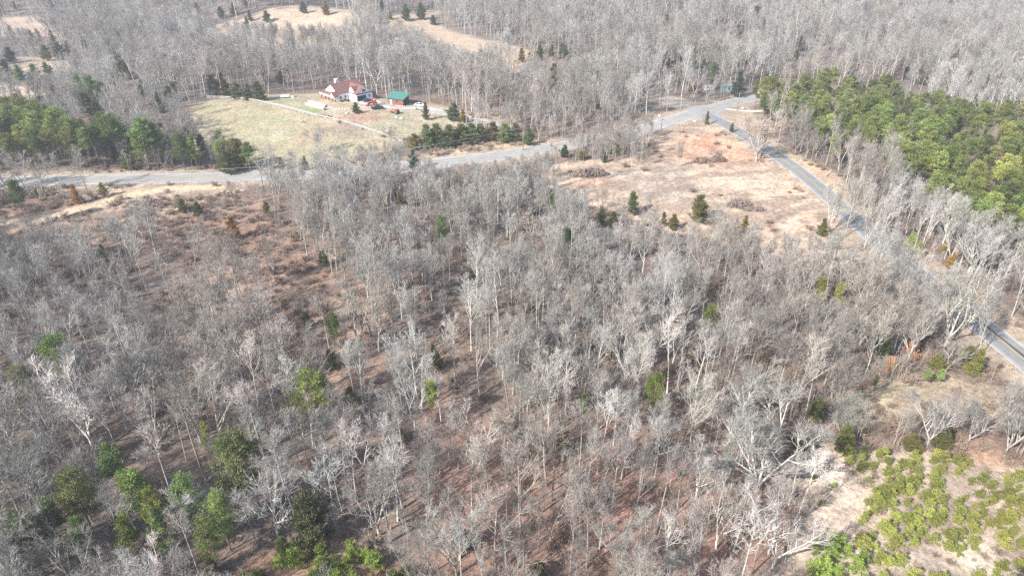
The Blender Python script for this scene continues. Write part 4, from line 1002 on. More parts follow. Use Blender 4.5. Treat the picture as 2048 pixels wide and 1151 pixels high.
def inpoly(P, x, y):
    c = False; n = len(P); j = n - 1
    for i in range(n):
        if (P[i][1] > y) != (P[j][1] > y) and x < (P[j][0] - P[i][0]) * (y - P[i][1]) / (P[j][1] - P[i][1]) + P[i][0]: c = not c
        j = i
    return c


def clear_height(x, y, ht, lo=5.0, crown=2.2):
    """largest height (<= ht) at which the tree covers none of the ground known to be in view; 0 when none"""
    z = Hs(x, y)
    for k in range(7):
        bad = False; dist = math.hypot(x, y)
        for fz in (0.0, 0.5, 0.75, 1.0):
            px, py = seen_at(x, y, z + ht * fz)
            for dx in ((0,) if fz < 0.4 else (-1, 1)):
                qx = float(px) + dx * FPX * crown * 0.6 / math.hypot(math.hypot(x, y), CAM_Z)
                for i_, (P, a, b) in enumerate(zip(KEEP, bx0, bx1)):
                    if i_ in ONLY_FRONT and y > ONLY_FRONT[i_]: continue
                    if a[0] <= qx <= b[0] and a[1] <= py <= b[1] and inpoly(P, qx, float(py)): bad = True; break
                if not bad and fz > 0:
                    for f in FRONT:
                        if f[0] < qx < f[1] and f[2] < float(py) < f[3] and dist < f[4] - 1.5: bad = True; break
                if bad: break
            if bad: break
        if not bad: return ht
        ht *= 0.8
        if ht < lo: return 0
    return 0


def big_area(y0, y1):
    return np.array([(-0.86 * y0 - 55, y0), (0.86 * y0 + 55, y0), (0.86 * y1 + 55, y1), (-0.86 * y1 - 55, y1)])


X1, Y1 = scatter(big_area(34, 250), 5.1, 21); X2, Y2 = scatter(big_area(250, 830), 7.0, 22)
X = np.concatenate([X1, X2]); Y = np.concatenate([Y1, Y2])
ok = np.ones(X.shape, bool)
for P in CLEARg: ok &= sdist(P, X, Y) < 0.5
road = np.minimum(np.minimum(linedist(HWYg, X, Y), linedist(SIDEg, X, Y)), linedist(SPURg, X, Y))
ok &= road > 6.0
ok &= linedist(DRIVEg, X, Y) > 4
ok &= sdist(STAND, X, Y) < -1.0
ok &= (sdist(LSTAND, X, Y) < 0.0)
thin = sdist(Z['redbrush'], X, Y) > 2
ok &= ~(thin & (vnoise(X, Y, 6) < 0.80))
gapn = fbm(X, Y, 26, 3)
ok &= ~((gapn < 0.36) & (vnoise(X + 9, Y, 3) < 0.6))
cand = []
for x, y, th in zip(X[ok], Y[ok], thin[ok]):
    if any((x - a) ** 2 + (y - b) ** 2 < c * c for a, b, c in EV_XY): continue
    hh = (12.5 + 5.5 * vnoise(x, y, 40)) * rnd.uniform(0.72, 1.15) * (1.2 if y > 270 else 1.0)
    if th: hh *= 0.8
    hc = clear_height(x, y, hh)
    if hc <= 0: continue
    px, py = seen_at(x, y, Hs(x, y) + hc * 0.6)
    cand.append((float(x), float(y), float(hc), float(px), float(py)))
COPSE = poly([(1122, 308), (1180, 292), (1240, 284), (1290, 272), (1306, 282), (1292, 322), (1285, 338), (1230, 330), (1150, 324)])
XC, YC = scatter(COPSE, 3.4, 23, 0.45)
for x, y in zip(XC, YC):
    if linedist(HWYg, x, y) < 6.5: continue
    ht = rnd.uniform(6, 11); px, py = seen_at(x, y, Hs(x, y) + ht * 0.6); cand.append((float(x), float(y), ht, float(px), float(py)))
for k in range(30):   # self-sown row between the cleared land and the side road
    t = rnd.random(); q = SIDEg[int(3 + t * 14)]; T_ = SIDEg[int(4 + t * 14)] - q; T_ = T_ / np.linalg.norm(T_); nrm = np.array([T_[1], -T_[0]]) * (1 if T_[1] < 0 else -1)
    q = q + nrm * rnd.uniform(5.5, 10) * (1 if nrm[0] < 0 else -1); ht = rnd.uniform(2, 4.2); px, py = seen_at(q[0], q[1], Hs(q[0], q[1]) + ht * 0.6)
    cand.append((float(q[0]), float(q[1]), ht, float(px), float(py)))
inview = lambda c: -30 < c[3] < 2080 and -30 < c[4] < 1190
cand.sort(key=lambda c: math.hypot(math.hypot(c[0], c[1]), CAM_Z) + (0 if inview(c) else 2000))
NB = 296 - len(BIG)
for x, y, ht, px, py in cand[:NB]:
    g = rnd.choice((0.6, 0.8, 0.95, 1.05, 1.2, 1.4)); w = rnd.uniform(0.95, 1.08)
    plant('forest', x, y, ht, 'bare_tree', 'tree', None, 'bare trees of the near woods', wide=rnd.uniform(0.9, 1.2), col=(g * w, g, g))
    THINGS[-1]['pale'] = g


def stuff_instances(name, kinds, pts, label, cat, scale_base, wide=(0.9, 1.2), tilt=0.06):
    """one object: a cloud of points that carries copies of the tree shapes"""
    n = len(pts); me = bpy.data.meshes.new(name)
    co = np.array([(p[0], p[1], Hs(p[0], p[1])) for p in pts]); me.vertices.add(n); me.vertices.foreach_set('co', co.ravel())
    r = np.random.RandomState(len(name))
    a = me.attributes.new('which', 'INT', 'POINT'); a.data.foreach_set('value', r.randint(0, len(kinds), n).astype(np.int32))
    a = me.attributes.new('turn', 'FLOAT_VECTOR', 'POINT'); a.data.foreach_set('vector', np.stack([r.uniform(-tilt, tilt, n), r.uniform(-tilt, tilt, n), r.uniform(0, 6.28, n)], 1).ravel())
    s = np.array([p[2] for p in pts]) / scale_base; w = s * r.uniform(*wide, n)
    a = me.attributes.new('size', 'FLOAT_VECTOR', 'POINT'); a.data.foreach_set('vector', np.stack([w, w, s], 1).ravel())
    me.update()
    o = bpy.data.objects.new(name, me); C.objects.link(o); tag(o, label, cat, kind='stuff')
    ng = bpy.data.node_groups.new(name, 'GeometryNodeTree')
    ng.interface.new_socket('Geometry', in_out='INPUT', socket_type='NodeSocketGeometry'); ng.interface.new_socket('Geometry', in_out='OUTPUT', socket_type='NodeSocketGeometry')
    N = ng.nodes; L = ng.links; gi = N.new('NodeGroupInput'); go = N.new('NodeGroupOutput')
    jn = N.new('GeometryNodeJoinGeometry')
    for e in kinds:
        j2 = N.new('GeometryNodeJoinGeometry')
        for ch in e.children:
            oi = N.new('GeometryNodeObjectInfo'); oi.transform_space = 'ORIGINAL'; oi.inputs['Object'].default_value = ch; oi.inputs['As Instance'].default_value = False
            L.new(oi.outputs['Geometry'], j2.inputs[0])
        g2 = N.new('GeometryNodeGeometryToInstance'); L.new(j2.outputs[0], g2.inputs[0]); L.new(g2.outputs[0], jn.inputs[0])
    ip = N.new('GeometryNodeInstanceOnPoints'); L.new(gi.outputs[0], ip.inputs['Points']); L.new(jn.outputs[0], ip.inputs['Instance'])
    ip.inputs['Pick Instance'].default_value = True
    for nm, dt, sock in (('which', 'INT', 'Instance Index'), ('turn', 'FLOAT_VECTOR', 'Rotation'), ('size', 'FLOAT_VECTOR', 'Scale')):
        na = N.new('GeometryNodeInputNamedAttribute'); na.data_type = dt; na.inputs['Name'].default_value = nm
        L.new(na.outputs['Attribute'], ip.inputs[sock])
    L.new(ip.outputs[0], go.inputs[0])
    md = o.modifiers.new('copies', 'NODES'); md.node_group = ng
    return o


def protos(kind):
    seen = {}
    for t in THINGS:
        if t['kind'] == kind and t['v'] not in seen: seen[t['v']] = t['o']
    return [seen[k] for k in sorted(seen)]


stuff_instances('woods', protos('forest'), [c[:3] for c in cand[NB:]], 'grey leafless hardwood forest spreading to the top of the view', 'forest', 16.0)
stuff_instances('pine_woods', protos('pine'), [(p[0], p[1], p[2]) for p in PINE_REST], 'farther dense green crowns of the roadside pine stands', 'forest', 16.0, wide=(1.0, 1.3))

# saplings and brush between the trees
Xs, Ys = scatter(big_area(36, 330), 3.5, 31, 0.48)
ok = np.ones(Xs.shape, bool)
for P in CLEARg: ok &= sdist(P, Xs, Ys) < 1.0
road = np.minimum(np.minimum(linedist(HWYg, Xs, Ys), linedist(SIDEg, Xs, Ys)), linedist(SPURg, Xs, Ys))
ok &= road > 5.2; ok &= linedist(DRIVEg, Xs, Ys) > 3.5
r0 = np.random.RandomState(5).rand(*Xs.shape)
dens = fbm(Xs, Ys, 22, 2)
sd = np.clip((dens - 0.42) * 4, 0.12, 0.8) * np.where(Ys > 110, 1.0, 0.8)
ok &= r0 < sd
ok &= ~((sdist(Z['redbrush'], Xs, Ys) > 1) & (r0 > 0.16))
sap = []
for x, y in zip(Xs[ok], Ys[ok]):
    hc = clear_height(float(x), float(y), rnd.uniform(4.5, 9.5), 3.0, 0.8)
    if hc > 0: sap.append((float(x), float(y), float(hc)))
sap.sort(key=lambda c: c[0] ** 2 + c[1] ** 2)
first_sap = [c for c in sap if -10 < seen_at(c[0], c[1], 4)[0] < 2060 and 0 < seen_at(c[0], c[1], 4)[1] < 1140][:40]
fs = set(first_sap)
for x, y, ht in first_sap:
    plant('sapling', x, y, ht, 'bare_sapling', 'sapling', None, 'thin saplings under the near trees', col=(1.05, 1.0, 1.0), base=9.0)
stuff_instances('understory', protos('sapling'), [c for c in sap if c not in fs], 'thin grey saplings filling the woods between larger trees', 'undergrowth', 9.0)

Xs, Ys = scatter(big_area(36, 300), 2.5, 41, 0.49)
ok = np.ones(Xs.shape, bool)
for k in ('pasture', 'yard', 'youngfield', 'crossing', 'bottomfield'): ok &= sdist(Z[k], Xs, Ys) < 1.0
road = np.minimum(np.minimum(linedist(HWYg, Xs, Ys), linedist(SIDEg, Xs, Ys)), linedist(SPURg, Xs, Ys))
ok &= road > 6.5; ok &= linedist(DRIVEg, Xs, Ys) > 3.5
ok &= linedist(poly([(-80, 452), (60, 442), (130, 425), (200, 408), (260, 390), (330, 378), (440, 374)]), Xs, Ys) > 3
dn = fbm(Xs + 40, Ys, 14, 3)
inred = sdist(Z['redbrush'], Xs, Ys) > 0
pr = np.clip((dn - 0.42) * 3.5, 0.06, 0.7); pr = np.where((sdist(Z['clearing'], Xs, Ys) > -1) | (sdist(Z['leftclear'], Xs, Ys) > -1), np.clip((dn - 0.52) * 0.9, 0.006, 0.16), pr); pr = np.where(inred, np.clip((dn - 0.3) * 3.5, 0.2, 0.95), pr)
ok &= np.random.RandomState(6).rand(*Xs.shape) < pr
ok &= (sdist(Z['southbrown'], Xs, Ys) < 0) | (np.random.RandomState(8).rand(*Xs.shape) < 0.25)
br = [(float(x), float(y), rnd.uniform(0.5, 1.25)) for x, y in zip(Xs[ok], Ys[ok])]
# a few bushes are things of their own; the rest is undergrowth
for (px, py, ht, lab) in ((430, 372, 1.3, 'brown leafless bush near the dirt track end beside the highway'), (240, 400, 1.4, 'reddish brown bush on the bank of the dirt track'),
                          (1290, 342, 1.3, 'dark brown bush at the scrub edge of the clearing'), (1250, 335, 1.4, 'rounded brown bush below the roadside copse')):
    x, y = survey(px, py); plant('brush', x, y, ht, 'bare_bush', 'bush', lab, 'brown bushes', v=len(protos('brush')), base=1.0)
stuff_instances('brushwood', protos('brush'), br, 'low brown leafless brush and briars over the forest floor', 'undergrowth', 1.0, wide=(0.9, 1.6), tilt=0.3)

# ------------------------------------------------------------------ young pines
field = poly([(1690, 905), (1780, 900), (1860, 905), (1960, 935), (2048, 955), (2140, 985), (2200, 1100), (2180, 1230), (1640, 1230), (1700, 1105), (1725, 1030), (1740, 985), (1690, 940)])
X, Y = scatter(field, 2.15, 51, 0.38)
yp = []
for x, y in zip(X, Y):
    if vnoise(x, y, 4.5) < 0.2: continue
    yp.append((float(x), float(y), rnd.uniform(1.5, 2.8)))
cl = poly([(1612, 1160), (1622, 1100), (1660, 1085), (1720, 1092), (1745, 1130), (1750, 1230), (1600, 1230)])
X, Y = scatter(cl, 2.5, 52, 0.40)
yp = [p for p in yp if sdist(cl, np.array(p[0]), np.array(p[1])) < 0]
green = [(float(x), float(y), rnd.uniform(2.4, 3.6)) for x, y in zip(X, Y)]
XB, YB = scatter(field, 2.6, 61, 0.49)
yb = [(float(a), float(b), rnd.uniform(0.25, 0.6)) for a, b in zip(XB, YB) if vnoise(a + 70, b, 5) > 0.35]
bf = poly([(470, 1240), (480, 1150), (540, 1115), (620, 1120), (660, 1112), (700, 1105), (770, 1125), (830, 1160), (860, 1240)])
X, Y = scatter(bf, 2.4, 53, 0.44)
bot = [(float(x), float(y), rnd.uniform(2.2, 3.8)) for x, y in zip(X, Y) if vnoise(x, y, 4) > 0.25]
stuff_instances('field_brush', protos('brush'), yb, 'low dead brush and briars between the young pines', 'undergrowth', 1.0, wide=(1.0, 1.8), tilt=0.3)
edge = [survey(px, py) for px, py in ((655, 1062), (612, 1080), (640, 1092), (1625, 960), (1650, 940), (1640, 1010), (1665, 975), (1870, 762), (1700, 880), (2000, 1010))]
vis = lambda p: -10 < seen_at(p[0], p[1], 1)[0] < 2060 and seen_at(p[0], p[1], 2)[1] < 1160
tot = 0
for lst, gr, cr in ((yp, 'young pines in rows across the field', (1.0, 1.0, 1.0)), (green, 'greener young pines at the field corner', (0.75, 0.92, .85)), (bot, 'young pines of the bottom field', (0.78, 0.95, .85))):
    for p in lst:
        if tot >= 296 or not vis(p): continue
        g = rnd.uniform(0.85, 1.15)
        plant('youngpine', p[0], p[1], p[2], 'young_pine', 'young pine', None, gr, wide=rnd.uniform(0.9, 1.2), col=(cr[0] * g, cr[1] * g, cr[2] * g), base=2.6); tot += 1
for i, (x, y) in enumerate(edge[:8]):
    if tot >= 300: break
    plant('youngpine', x, y, 1.4, 'young_pine', 'young pine', None, 'small pines strayed outside the young fields', col=(.8, .95, .9), base=2.6); tot += 1
rest = [p for p in yp + green + bot if not vis(p)]
stuff_instances('young_pine_field', protos('youngpine'), rest, 'young pines beyond the edge of the view', 'young pines', 2.6)
for px, py, ht, lab in ((1822, 712, 4.2, 'larger beech thicket holding rusty orange dead leaves'), (1775, 735, 3.2, 'smaller rusty-leaved beech beside the straw grass'), (612, 1090, 1.0, 'little red-orange leafy shrub at the bottom field edge')):
    x, y = survey(px, py); plant('leafbush', x, y, ht, 'rusty_shrub', 'shrub', lab, None, base=3.0, col=(1.5, .55, .5) if ht < 1.5 else (1.15, 1, 1))


# scattered small cedars of the woods floor (olive smudges between the grey crowns)
X, Y = scatter(big_area(60, 560), 21, 71, 0.48)
road = np.minimum(linedist(HWYg, X, Y), linedist(SIDEg, X, Y)); ok = (road > 8) & (sdist(STAND, X, Y) < -2) & (sdist(LSTAND, X, Y) < -2)
for P in CLEARg: ok &= sdist(P, X, Y) < -2
sc_ = [(float(a), float(b)) for a, b in zip(X[ok], Y[ok])]; sc_ = [p for p in sc_ if -10 < seen_at(p[0], p[1], 4)[0] < 2060 and 0 < seen_at(p[0], p[1], 4)[1] < 1150]
rnd.shuffle(sc_)
for x, y in sc_[:180]:
    h_ = rnd.uniform(3, 5.5) if y < 220 else rnd.uniform(6, 10)
    if clear_height(x, y, h_) < h_: continue
    g = rnd.uniform(0.75, 1.3)
    plant('cedar', x, y, h_, 'cedar_tree', 'tree', None, 'small cedars scattered in the bare woods', wide=rnd.uniform(0.9, 1.3), col=(g * rnd.uniform(0.95, 1.25), g, g * 0.9), base=8.0)


def gpt(px, py, lift=0.0):
    x, y = survey(px, py); return Vector((x, y, Hs(x, y) + lift))


# ------------------------------------------------------------------ fallen logs
def log_thing(a, b, rad, label, dark=False):
    r = random.Random(int(a[0] * 7 + a[1])); A = gpt(*a); B = gpt(*b); mid = (A + B) / 2
    e = empty('fallen_log', mid.x, mid.y, label=label, cat='log', group='fallen logs')
    L = (B - A).length; d = (B - A).normalized(); o_ = e.location
    pts = [A - o_ + d * L * k / 6 + rv(r) * 0.12 + UP * (rad * 0.8) for k in range(7)]
    for p_ in pts: p_.z = Hs(p_.x + o_.x, p_.y + o_.y) - o_.z + rad * 0.85
    mb = MB(); mb.tube(pts, [rad * (1 - 0.08 * k) for k in range(7)], 8, cap=True); mb.build('trunk', 'log_wood', e, True)
    for k in range(5):
        p, dd = at_t(pts, r.uniform(0.35, 1)); q, qr = walk(r, p, side_dir(r, dd, R(r.uniform(30, 65))) + UP * 0.25, L * r.uniform(0.12, 0.3), rad * 0.4, 3, 0.2, 0.0)
        m2 = MB(); m2.tube(q, qr, 4); m2.build('branch', 'log_wood', e)


for a, b, rr, lab in (((487, 552), (541, 557), .30, 'white curved fallen log in the brown brushy gap'), ((18, 487), (86, 481), .30, 'long dark-based log lying near the blackened trunk'),
                      ((1536, 345), (1557, 359), .32, 'white log lying beside the fan-crowned tree'), ((598, 458), (652, 478), .24, 'pale log slanting under the tall trees by the cutover'),
                      ((150, 474), (176, 472), .2, 'short white log among grass below the track'), ((206, 467), (229, 463), .18, 'bright thin log beside the short white log'),
                      ((1586, 274), (1610, 277), .24, 'white dead branchwood at the foot of the pine stand'), ((1650, 356), (1664, 344), .2, 'upturned white snag on the side road verge'),
                      ((1740, 506), (1752, 494), .25, 'dark log on the far verge of the side road'), ((316, 516), (338, 533), .25, 'grey log lying at the base of the leaning trees'),
                      ((268, 456), (300, 480), .24, 'tan log sliding down the slope below the brush pile'), ((640, 500), (676, 520), .2, 'thin pale log under the roadside woods'),
                      ((175, 421), (220, 415), .2, 'white pole lying along the dirt track'), ((1640, 520), (1690, 532), .35, 'bleached log on pale rocky ground'),
                      ((1690, 525), (1722, 520), .3, 'second bleached log crossing the rocky ground'), ((930, 1062), (975, 1040), .2, 'pale log on the shaded forest floor at the bottom'),
                      ((1440, 262), (1452, 268), .2, 'log near the corner of the cleared land')):
    log_thing(a, b, rr, lab)


# ------------------------------------------------------------------ brush piles
def pile(px, py, L, W, Ht, n, label, mt='pile_wood', rz=0.0, seed=1, big=0.12):
    Ht *= 1.35; r = random.Random(seed); x, y = survey(px, py); e = empty('brush_pile', x, y, rz=rz, label=label, cat='brush pile', group='piles of cleared timber')
    mb = MB(); st = MB()
    for k in range(n):
        a = r.uniform(0, 6.283); q = math.sqrt(r.random()); cx, cy = math.cos(a) * q * L / 2, math.sin(a) * q * W / 2
        hz = Ht * max(0, 1 - q ** 2) * r.uniform(0.3, 1.0) * (0.6 + 0.6 * vnoise(cx + 40, cy + seed, 2.0))
        d = Vector((r.uniform(-1, 1), r.uniform(-1, 1), r.uniform(-.35, .45))).normalized(); ln = r.uniform(0.8, 2.6); rad = r.uniform(0.03, big)
        c = Vector((cx, cy, hz + 0.1)); p, pr_ = walk(r, c - d * ln / 2, d, ln, rad, 2, 0.15, 0, 0.6); mb.tube(p, pr_, 5, 0, r.random(), cap=True)
    for k in range(int(n * 0.12)):
        a = r.uniform(0, 6.283); q = math.sqrt(r.random()) * 0.85; c = Vector((math.cos(a) * q * L / 2, math.sin(a) * q * W / 2, Ht * (1 - q * q) * 0.6 + 0.2))
        d = rv(r); st.tube([c - d * 0.35, c, c + d * 0.4], [0.22, 0.32, 0.5], 7, 0, r.random(), cap=True)
        for j in range(5):
            q2 = c + d * 0.4; st.tube([q2, q2 + (rv(r) + d * 0.3) * 0.7], [0.1, 0.03], 4, 0, r.random())
    mb.build('sticks', mt, e); st.build('stumps', 'pile_clay', e)


pile(1180, 350, 14, 5, 2.0, 620, 'long grey brush pile between highway copse and red clay spot', seed=2, rz=0.05)
pile(1407, 325, 6, 3, 1.6, 260, 'grey half of the timber heap below the orange clay', seed=3)
pile(1435, 322, 6, 3, 1.7, 260, 'brown stumpy half of the heap below the orange clay', mt='pile_clay', seed=4)
pile(1478, 412, 8, 5, 1.9, 460, 'rounded pile of stumps and sticks in the pale clearing', mt='pile_wood', seed=5)
pile(1508, 420, 7, 2.5, .7, 160, 'low trail of sticks spilling beside the rounded pile', seed=6)
pile(302, 410, 8.5, 3.5, 1.6, 330, 'dark oval brush pile on the tan slope below the highway', seed=7)
pile(1420, 445, 6, 3.5, 1.6, 260, 'dark thicket pile behind the large pyramid cedar', mt='pile_clay', seed=8, big=.05)
pile(1655, 495, 8, 3, 1.2, 240, 'brush heap beside pale rock near the side road', seed=9, big=.08)


# ------------------------------------------------------------------ poles and wires
def pole(px, py, ht, label, arm=True, rz=0.3):
    x, y = survey(px, py); e = empty('utility_pole', x, y, rz=rz, label=label, cat='utility pole', group='utility poles along the roads')
    mb = MB(); mb.tube([Vector((0, 0, -.3)), Vector((0, 0, ht * .5)), Vector((0, 0, ht))], [.17, .14, .11], 9, cap=True); mb.build('post', 'pole_wood', e, True)
    if arm:
        mb = MB(); mb.box(Vector((0, .14, ht - .6)), (2.2, .12, .12)); mb.build('crossarm', 'pole_wood', e)
        for k in (-.95, 0, .95):
            mb = MB(); mb.tube([Vector((k, .14, ht - .54)), Vector((k, .14, ht - .36))], [.05, .04], 7, cap=True); mb.build('insulator', 'paint_white', e)
    return Vector((x, y, Hs(x, y) + ht - .36)), rz


pl = [pole(-190, 398, 9.5, 'wooden pole of the wire line at the far left verge'), pole(528, 382, 9.0, 'wooden pole in the scrub south of the highway'),
      pole(1046, 301, 9.5, 'grey utility pole before the roadside cedar row'), pole(1322, 259, 7.5, 'thin utility pole where the highway climbs to the crossroads'),
      pole(1474, 222, 8.5, 'dark utility pole at the crossroads field entrance'), pole(1496, 184, 6.5, 'white topped pole at the far side of the crossroads', False)]
for i in range(2):
    for k, nm in ((-.95, 'nearer'), (.95, 'farther')):
        (A, ra), (B, rb) = pl[i], pl[i + 1]; mb = MB(); pts = []
        for j in range(25):
            t = j / 24; p = A.lerp(B, t) + Vector((math.cos(.3) * k, math.sin(.3) * k, -1.6 * 4 * t * (1 - t))); pts.append(p)
        mb.tube(pts, [.016] * 25, 4)
        o = mb.build('power_wire', 'wire')
        tag(o, '%s of two wires running %s' % (nm, 'along the left stretch of highway' if i == 0 else 'from the scrub pole to the cedar row pole'), 'wire', 'power wires beside the highway')


# ------------------------------------------------------------------ board fence
def fence(pts, label):
    L = smooth_line(poly(pts), 2.4); x0, y0 = L[len(L) // 2]; e = empty('board_fence', x0, y0, label=label, cat='fence'); o_ = e.location
    P = [Vector((a, b, Hs(a, b))) - o_ for a, b in L]
    for p in P:
        mb = MB(); mb.box(p + Vector((0, 0, .62)), (.16, .16, 1.35)); mb.build('post', 'rail_white', e)
    for h, w_ in ((1.28, .20), (.85, .14), (.42, .14)):
        mb = MB()
        for a, b in zip(P[:-1], P[1:]):
            d = b - a; rz = math.atan2(d.y, d.x); pit = math.asin(max(-1, min(1, d.z / d.length)))
            n_ = Vector((-math.sin(rz), math.cos(rz), 0)) * -.11
            M = Matrix.Translation((a + b) / 2 + Vector((0, 0, h)) + n_) @ Matrix.Rotation(rz, 4, 'Z') @ Matrix.Rotation(-pit, 4, 'Y')
            mb.box(Vector(), (d.length - .01, .05, w_), mtx=M)
        mb.build('rail', 'rail_white', e)
    mb = MB()
    for a, b in zip(P[:-1], P[1:]):
        d = b - a; rz = math.atan2(d.y, d.x); M = Matrix.Translation((a + b) / 2 + Vector((0, 0, 1.42))) @ Matrix.Rotation(rz, 4, 'Z') @ Matrix.Rotation(-math.asin(d.z / d.length), 4, 'Y')
        mb.box(Vector(), (d.length - .01, .22, .04), mtx=M)
    mb.build('cap_board', 'stone_pale', e)


fence([(415, 198), (450, 198), (500, 203), (545, 212), (590, 223), (622, 232), (660, 241), (705, 252), (755, 269), (806, 288)], 'long white board fence running downhill between lawn and pasture')
fence([(862, 222), (890, 228), (930, 237), (965, 246)], 'short pale board fence along the driveway below the dark cedar')

# ------------------------------------------------------------------ the house
hx, hy = survey(713.6, 204); hz0 = Hs(hx, hy)
pad = MB()
for sg in ((0, 8.8, -7.5, -.05),):
    for i in range(6):
        for j in range(6):
            q = []
            for a, b in ((i, j), (i + 1, j), (i + 1, j + 1), (i, j + 1)):
                lx = sg[0] + (sg[1] - sg[0]) * a / 6; ly = sg[2] + (sg[3] - sg[2]) * b / 6
                wx = hx + lx * math.cos(R(45)) - ly * math.sin(R(45)); wy = hy + lx * math.sin(R(45)) + ly * math.cos(R(45)); q.append(Vector((wx, wy, Hs(wx, wy) + .07)))
            pad.face(q)
tag(pad.build('concrete_pad', 'concrete'), kind='structure')
hs = empty('farmhouse', hx, hy, z=hz0 - .1, rz=R(45), label='white farmhouse with red roofs, brick-posted porch and open garage', cat='house')


def gable(mb, x0, x1, y0, y1, eave, ridge, along):
    if along == 'x': mb.prism([(y0, -.6), (y1, -.6), (y1, eave), ((y0 + y1) / 2, ridge), (y0, eave)], x0, x1, 'x')
    else: mb.prism([(x0, -.6), (x1, -.6), (x1, eave), ((x0 + x1) / 2, ridge), (x0, eave)], y0, y1, 'y')


def roof(mb, x0, x1, y0, y1, eave, ridge, along, ov=.3, th=.13, m=0):
    if along == 'x': c, h = (y0 + y1) / 2, (y1 - y0) / 2
    else: c, h = (x0 + x1) / 2, (x1 - x0) / 2
    sl = (ridge - eave) / h; hh = h + ov; ez = ridge - sl * hh
    prof = [(c - hh, ez + .03), (c, ridge + .03), (c + hh, ez + .03), (c + hh, ez + .03 + th), (c, ridge + .05 + th), (c - hh, ez + .03 + th)]
    mb.prism(prof, (x0 if along == 'x' else y0) - ov, (x1 if along == 'x' else y1) + ov, along, m)


mb = MB(); gable(mb, -5.5, 9.0, 6.5, 17.5, 3.5, 7.0, 'x'); mb.build('wall', 'white_siding', hs)
mb = MB(); gable(mb, 0, 9.0, 0, 6.49, 3.5, 6.4, 'y'); mb.build('wall', 'white_siding', hs)
mb = MB(); roof(mb, -5.5, 9.0, 6.5, 17.5, 3.5, 7.0, 'x'); rf = mb.build('roof', 'roof_red', hs)
mb = MB(); roof(mb, 0, 9.0, 0, 10.6, 3.5, 6.4, 'y', th=.12); rf2 = mb.build('roof', 'roof_red', hs)
mb = MB(); mb.box(Vector((-1.6, 13.2, 7.2)), (1.1, 1.1, 2.4)); mb.box(Vector((-1.6, 13.2, 8.5)), (1.35, 1.35, .2)); mb.build('chimney', 'white_paint', rf)
mb = MB(); mb.prism([(2.3, 3.5), (5.3, 3.5), (5.3, 5.1), (3.8, 6.2), (2.3, 5.1)], .15, 3.6, 'x'); dm = mb.build('dormer', 'white_siding', rf2)
mb = MB(); mb.prism([(2.05, 4.95), (3.8, 6.23), (5.55, 4.95), (5.55, 5.08), (3.8, 6.38), (2.05, 5.08)], .05, 3.9, 'x'); mb.build('dormer_roof', 'roof_red', rf2)
mb = MB(); mb.box(Vector((.13, 3.8, 4.6)), (.06, .7, .9)); mb.build('dormer_window', 'glass_dark', rf2)
mb = MB()   # porch roof: a sloping sheet along the gable end, with its small entrance gable
mb.prism([(-8.2, 2.65), (-5.2, 3.35), (-5.2, 3.47), (-8.2, 2.8)], 5.6, 18.2, 'y'); mb.build('porch_roof', 'roof_red', hs)
mb = MB(); mb.prism([(-8.3, 2.45), (-8.2, 2.45), (-8.2, 2.82), (-8.3, 2.82)], 5.6, 18.2, 'y'); mb.build('porch_fascia', 'white_paint', hs)
mb = MB(); mb.prism([(6.2, 2.85), (9.4, 2.85), (7.8, 4.25)], -8.05, -5.6, 'x'); pg = mb.build('porch_gable', 'white_siding', hs)
mb = MB(); mb.prism([(5.8, 2.75), (7.8, 4.45), (9.8, 2.75), (9.8, 2.9), (7.8, 4.65), (5.8, 2.9)], -8.3, -5.5, 'x'); mb.build('porch_gable_roof', 'roof_red', hs)
for y_ in (6.0, 8.6, 11.4, 14.4, 17.6):
    mb = MB(); mb.box(Vector((-7.8, y_, .45)), (.55, .55, 2.0)); pb = mb.build('porch_post', 'post_brick', hs)
    mb = MB(); mb.box(Vector((-7.8, y_, 2.05)), (.24, .24, 1.25)); mb.build('upper_post', 'white_paint', pb)
mb = MB(); mb.box(Vector((-6.7, 11.9, .02)), (2.9, 12.0, .5)); mb.build('porch_floor', 'post_brick', hs)
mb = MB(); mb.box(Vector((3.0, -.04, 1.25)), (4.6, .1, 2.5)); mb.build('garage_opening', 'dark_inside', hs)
mb = MB(); mb.box(Vector((4.5, -.10, 3.4)), (9.4, .4, .30)); mb.build('shadow_band', 'paint_black', hs)  # pent roof band, coloured black for the shadow line under the gable
for c, sz in (((7.2, -.03, 1.7), (.9, .08, 1.1)), ((4.4, -.03, 4.6), (1.6, .08, 1.0)), ((-1.6, 6.46, 1.7), (.8, .08, 1.2)), ((-4.2, 6.46, 1.7), (.8, .08, 1.2)),
              ((-.03, 5.2, 1.7), (.08, .7, 1.1)), ((-.03, 2.2, 1.7), (.08, .7, 1.1)), ((-5.54, 12.0, 5.3), (.08, .1, .1)), ((-5.54, 10, 1.6), (.08, 1.4, 1.4)), ((-5.54, 15, 1.6), (.08, 1.4, 1.4))):
    mb = MB(); mb.box(Vector(c), sz); w = mb.build('window', 'glass_dark', hs)
    mb = MB(); t_ = (sz[0] + .25 if sz[0] > .1 else .05, sz[1] + .25 if sz[1] > .1 else .05, .10); mb.box(Vector((c[0], c[1], c[2] + sz[2] / 2 + .05)), t_); mb.build('frame', 'white_paint', w)
mb = MB(); mb.box(Vector((9.6, 12, 1.4)), (1.4, 5, 3.4)); mb.build('back_wing', 'white_siding', hs)
mb = MB(); mb.prism([(9.2, 3.9), (10.9, 2.9), (10.9, 3.05), (9.2, 4.05)], 9.2, 14.8, 'y'); mb.build('lean_roof', 'roof_red', hs)
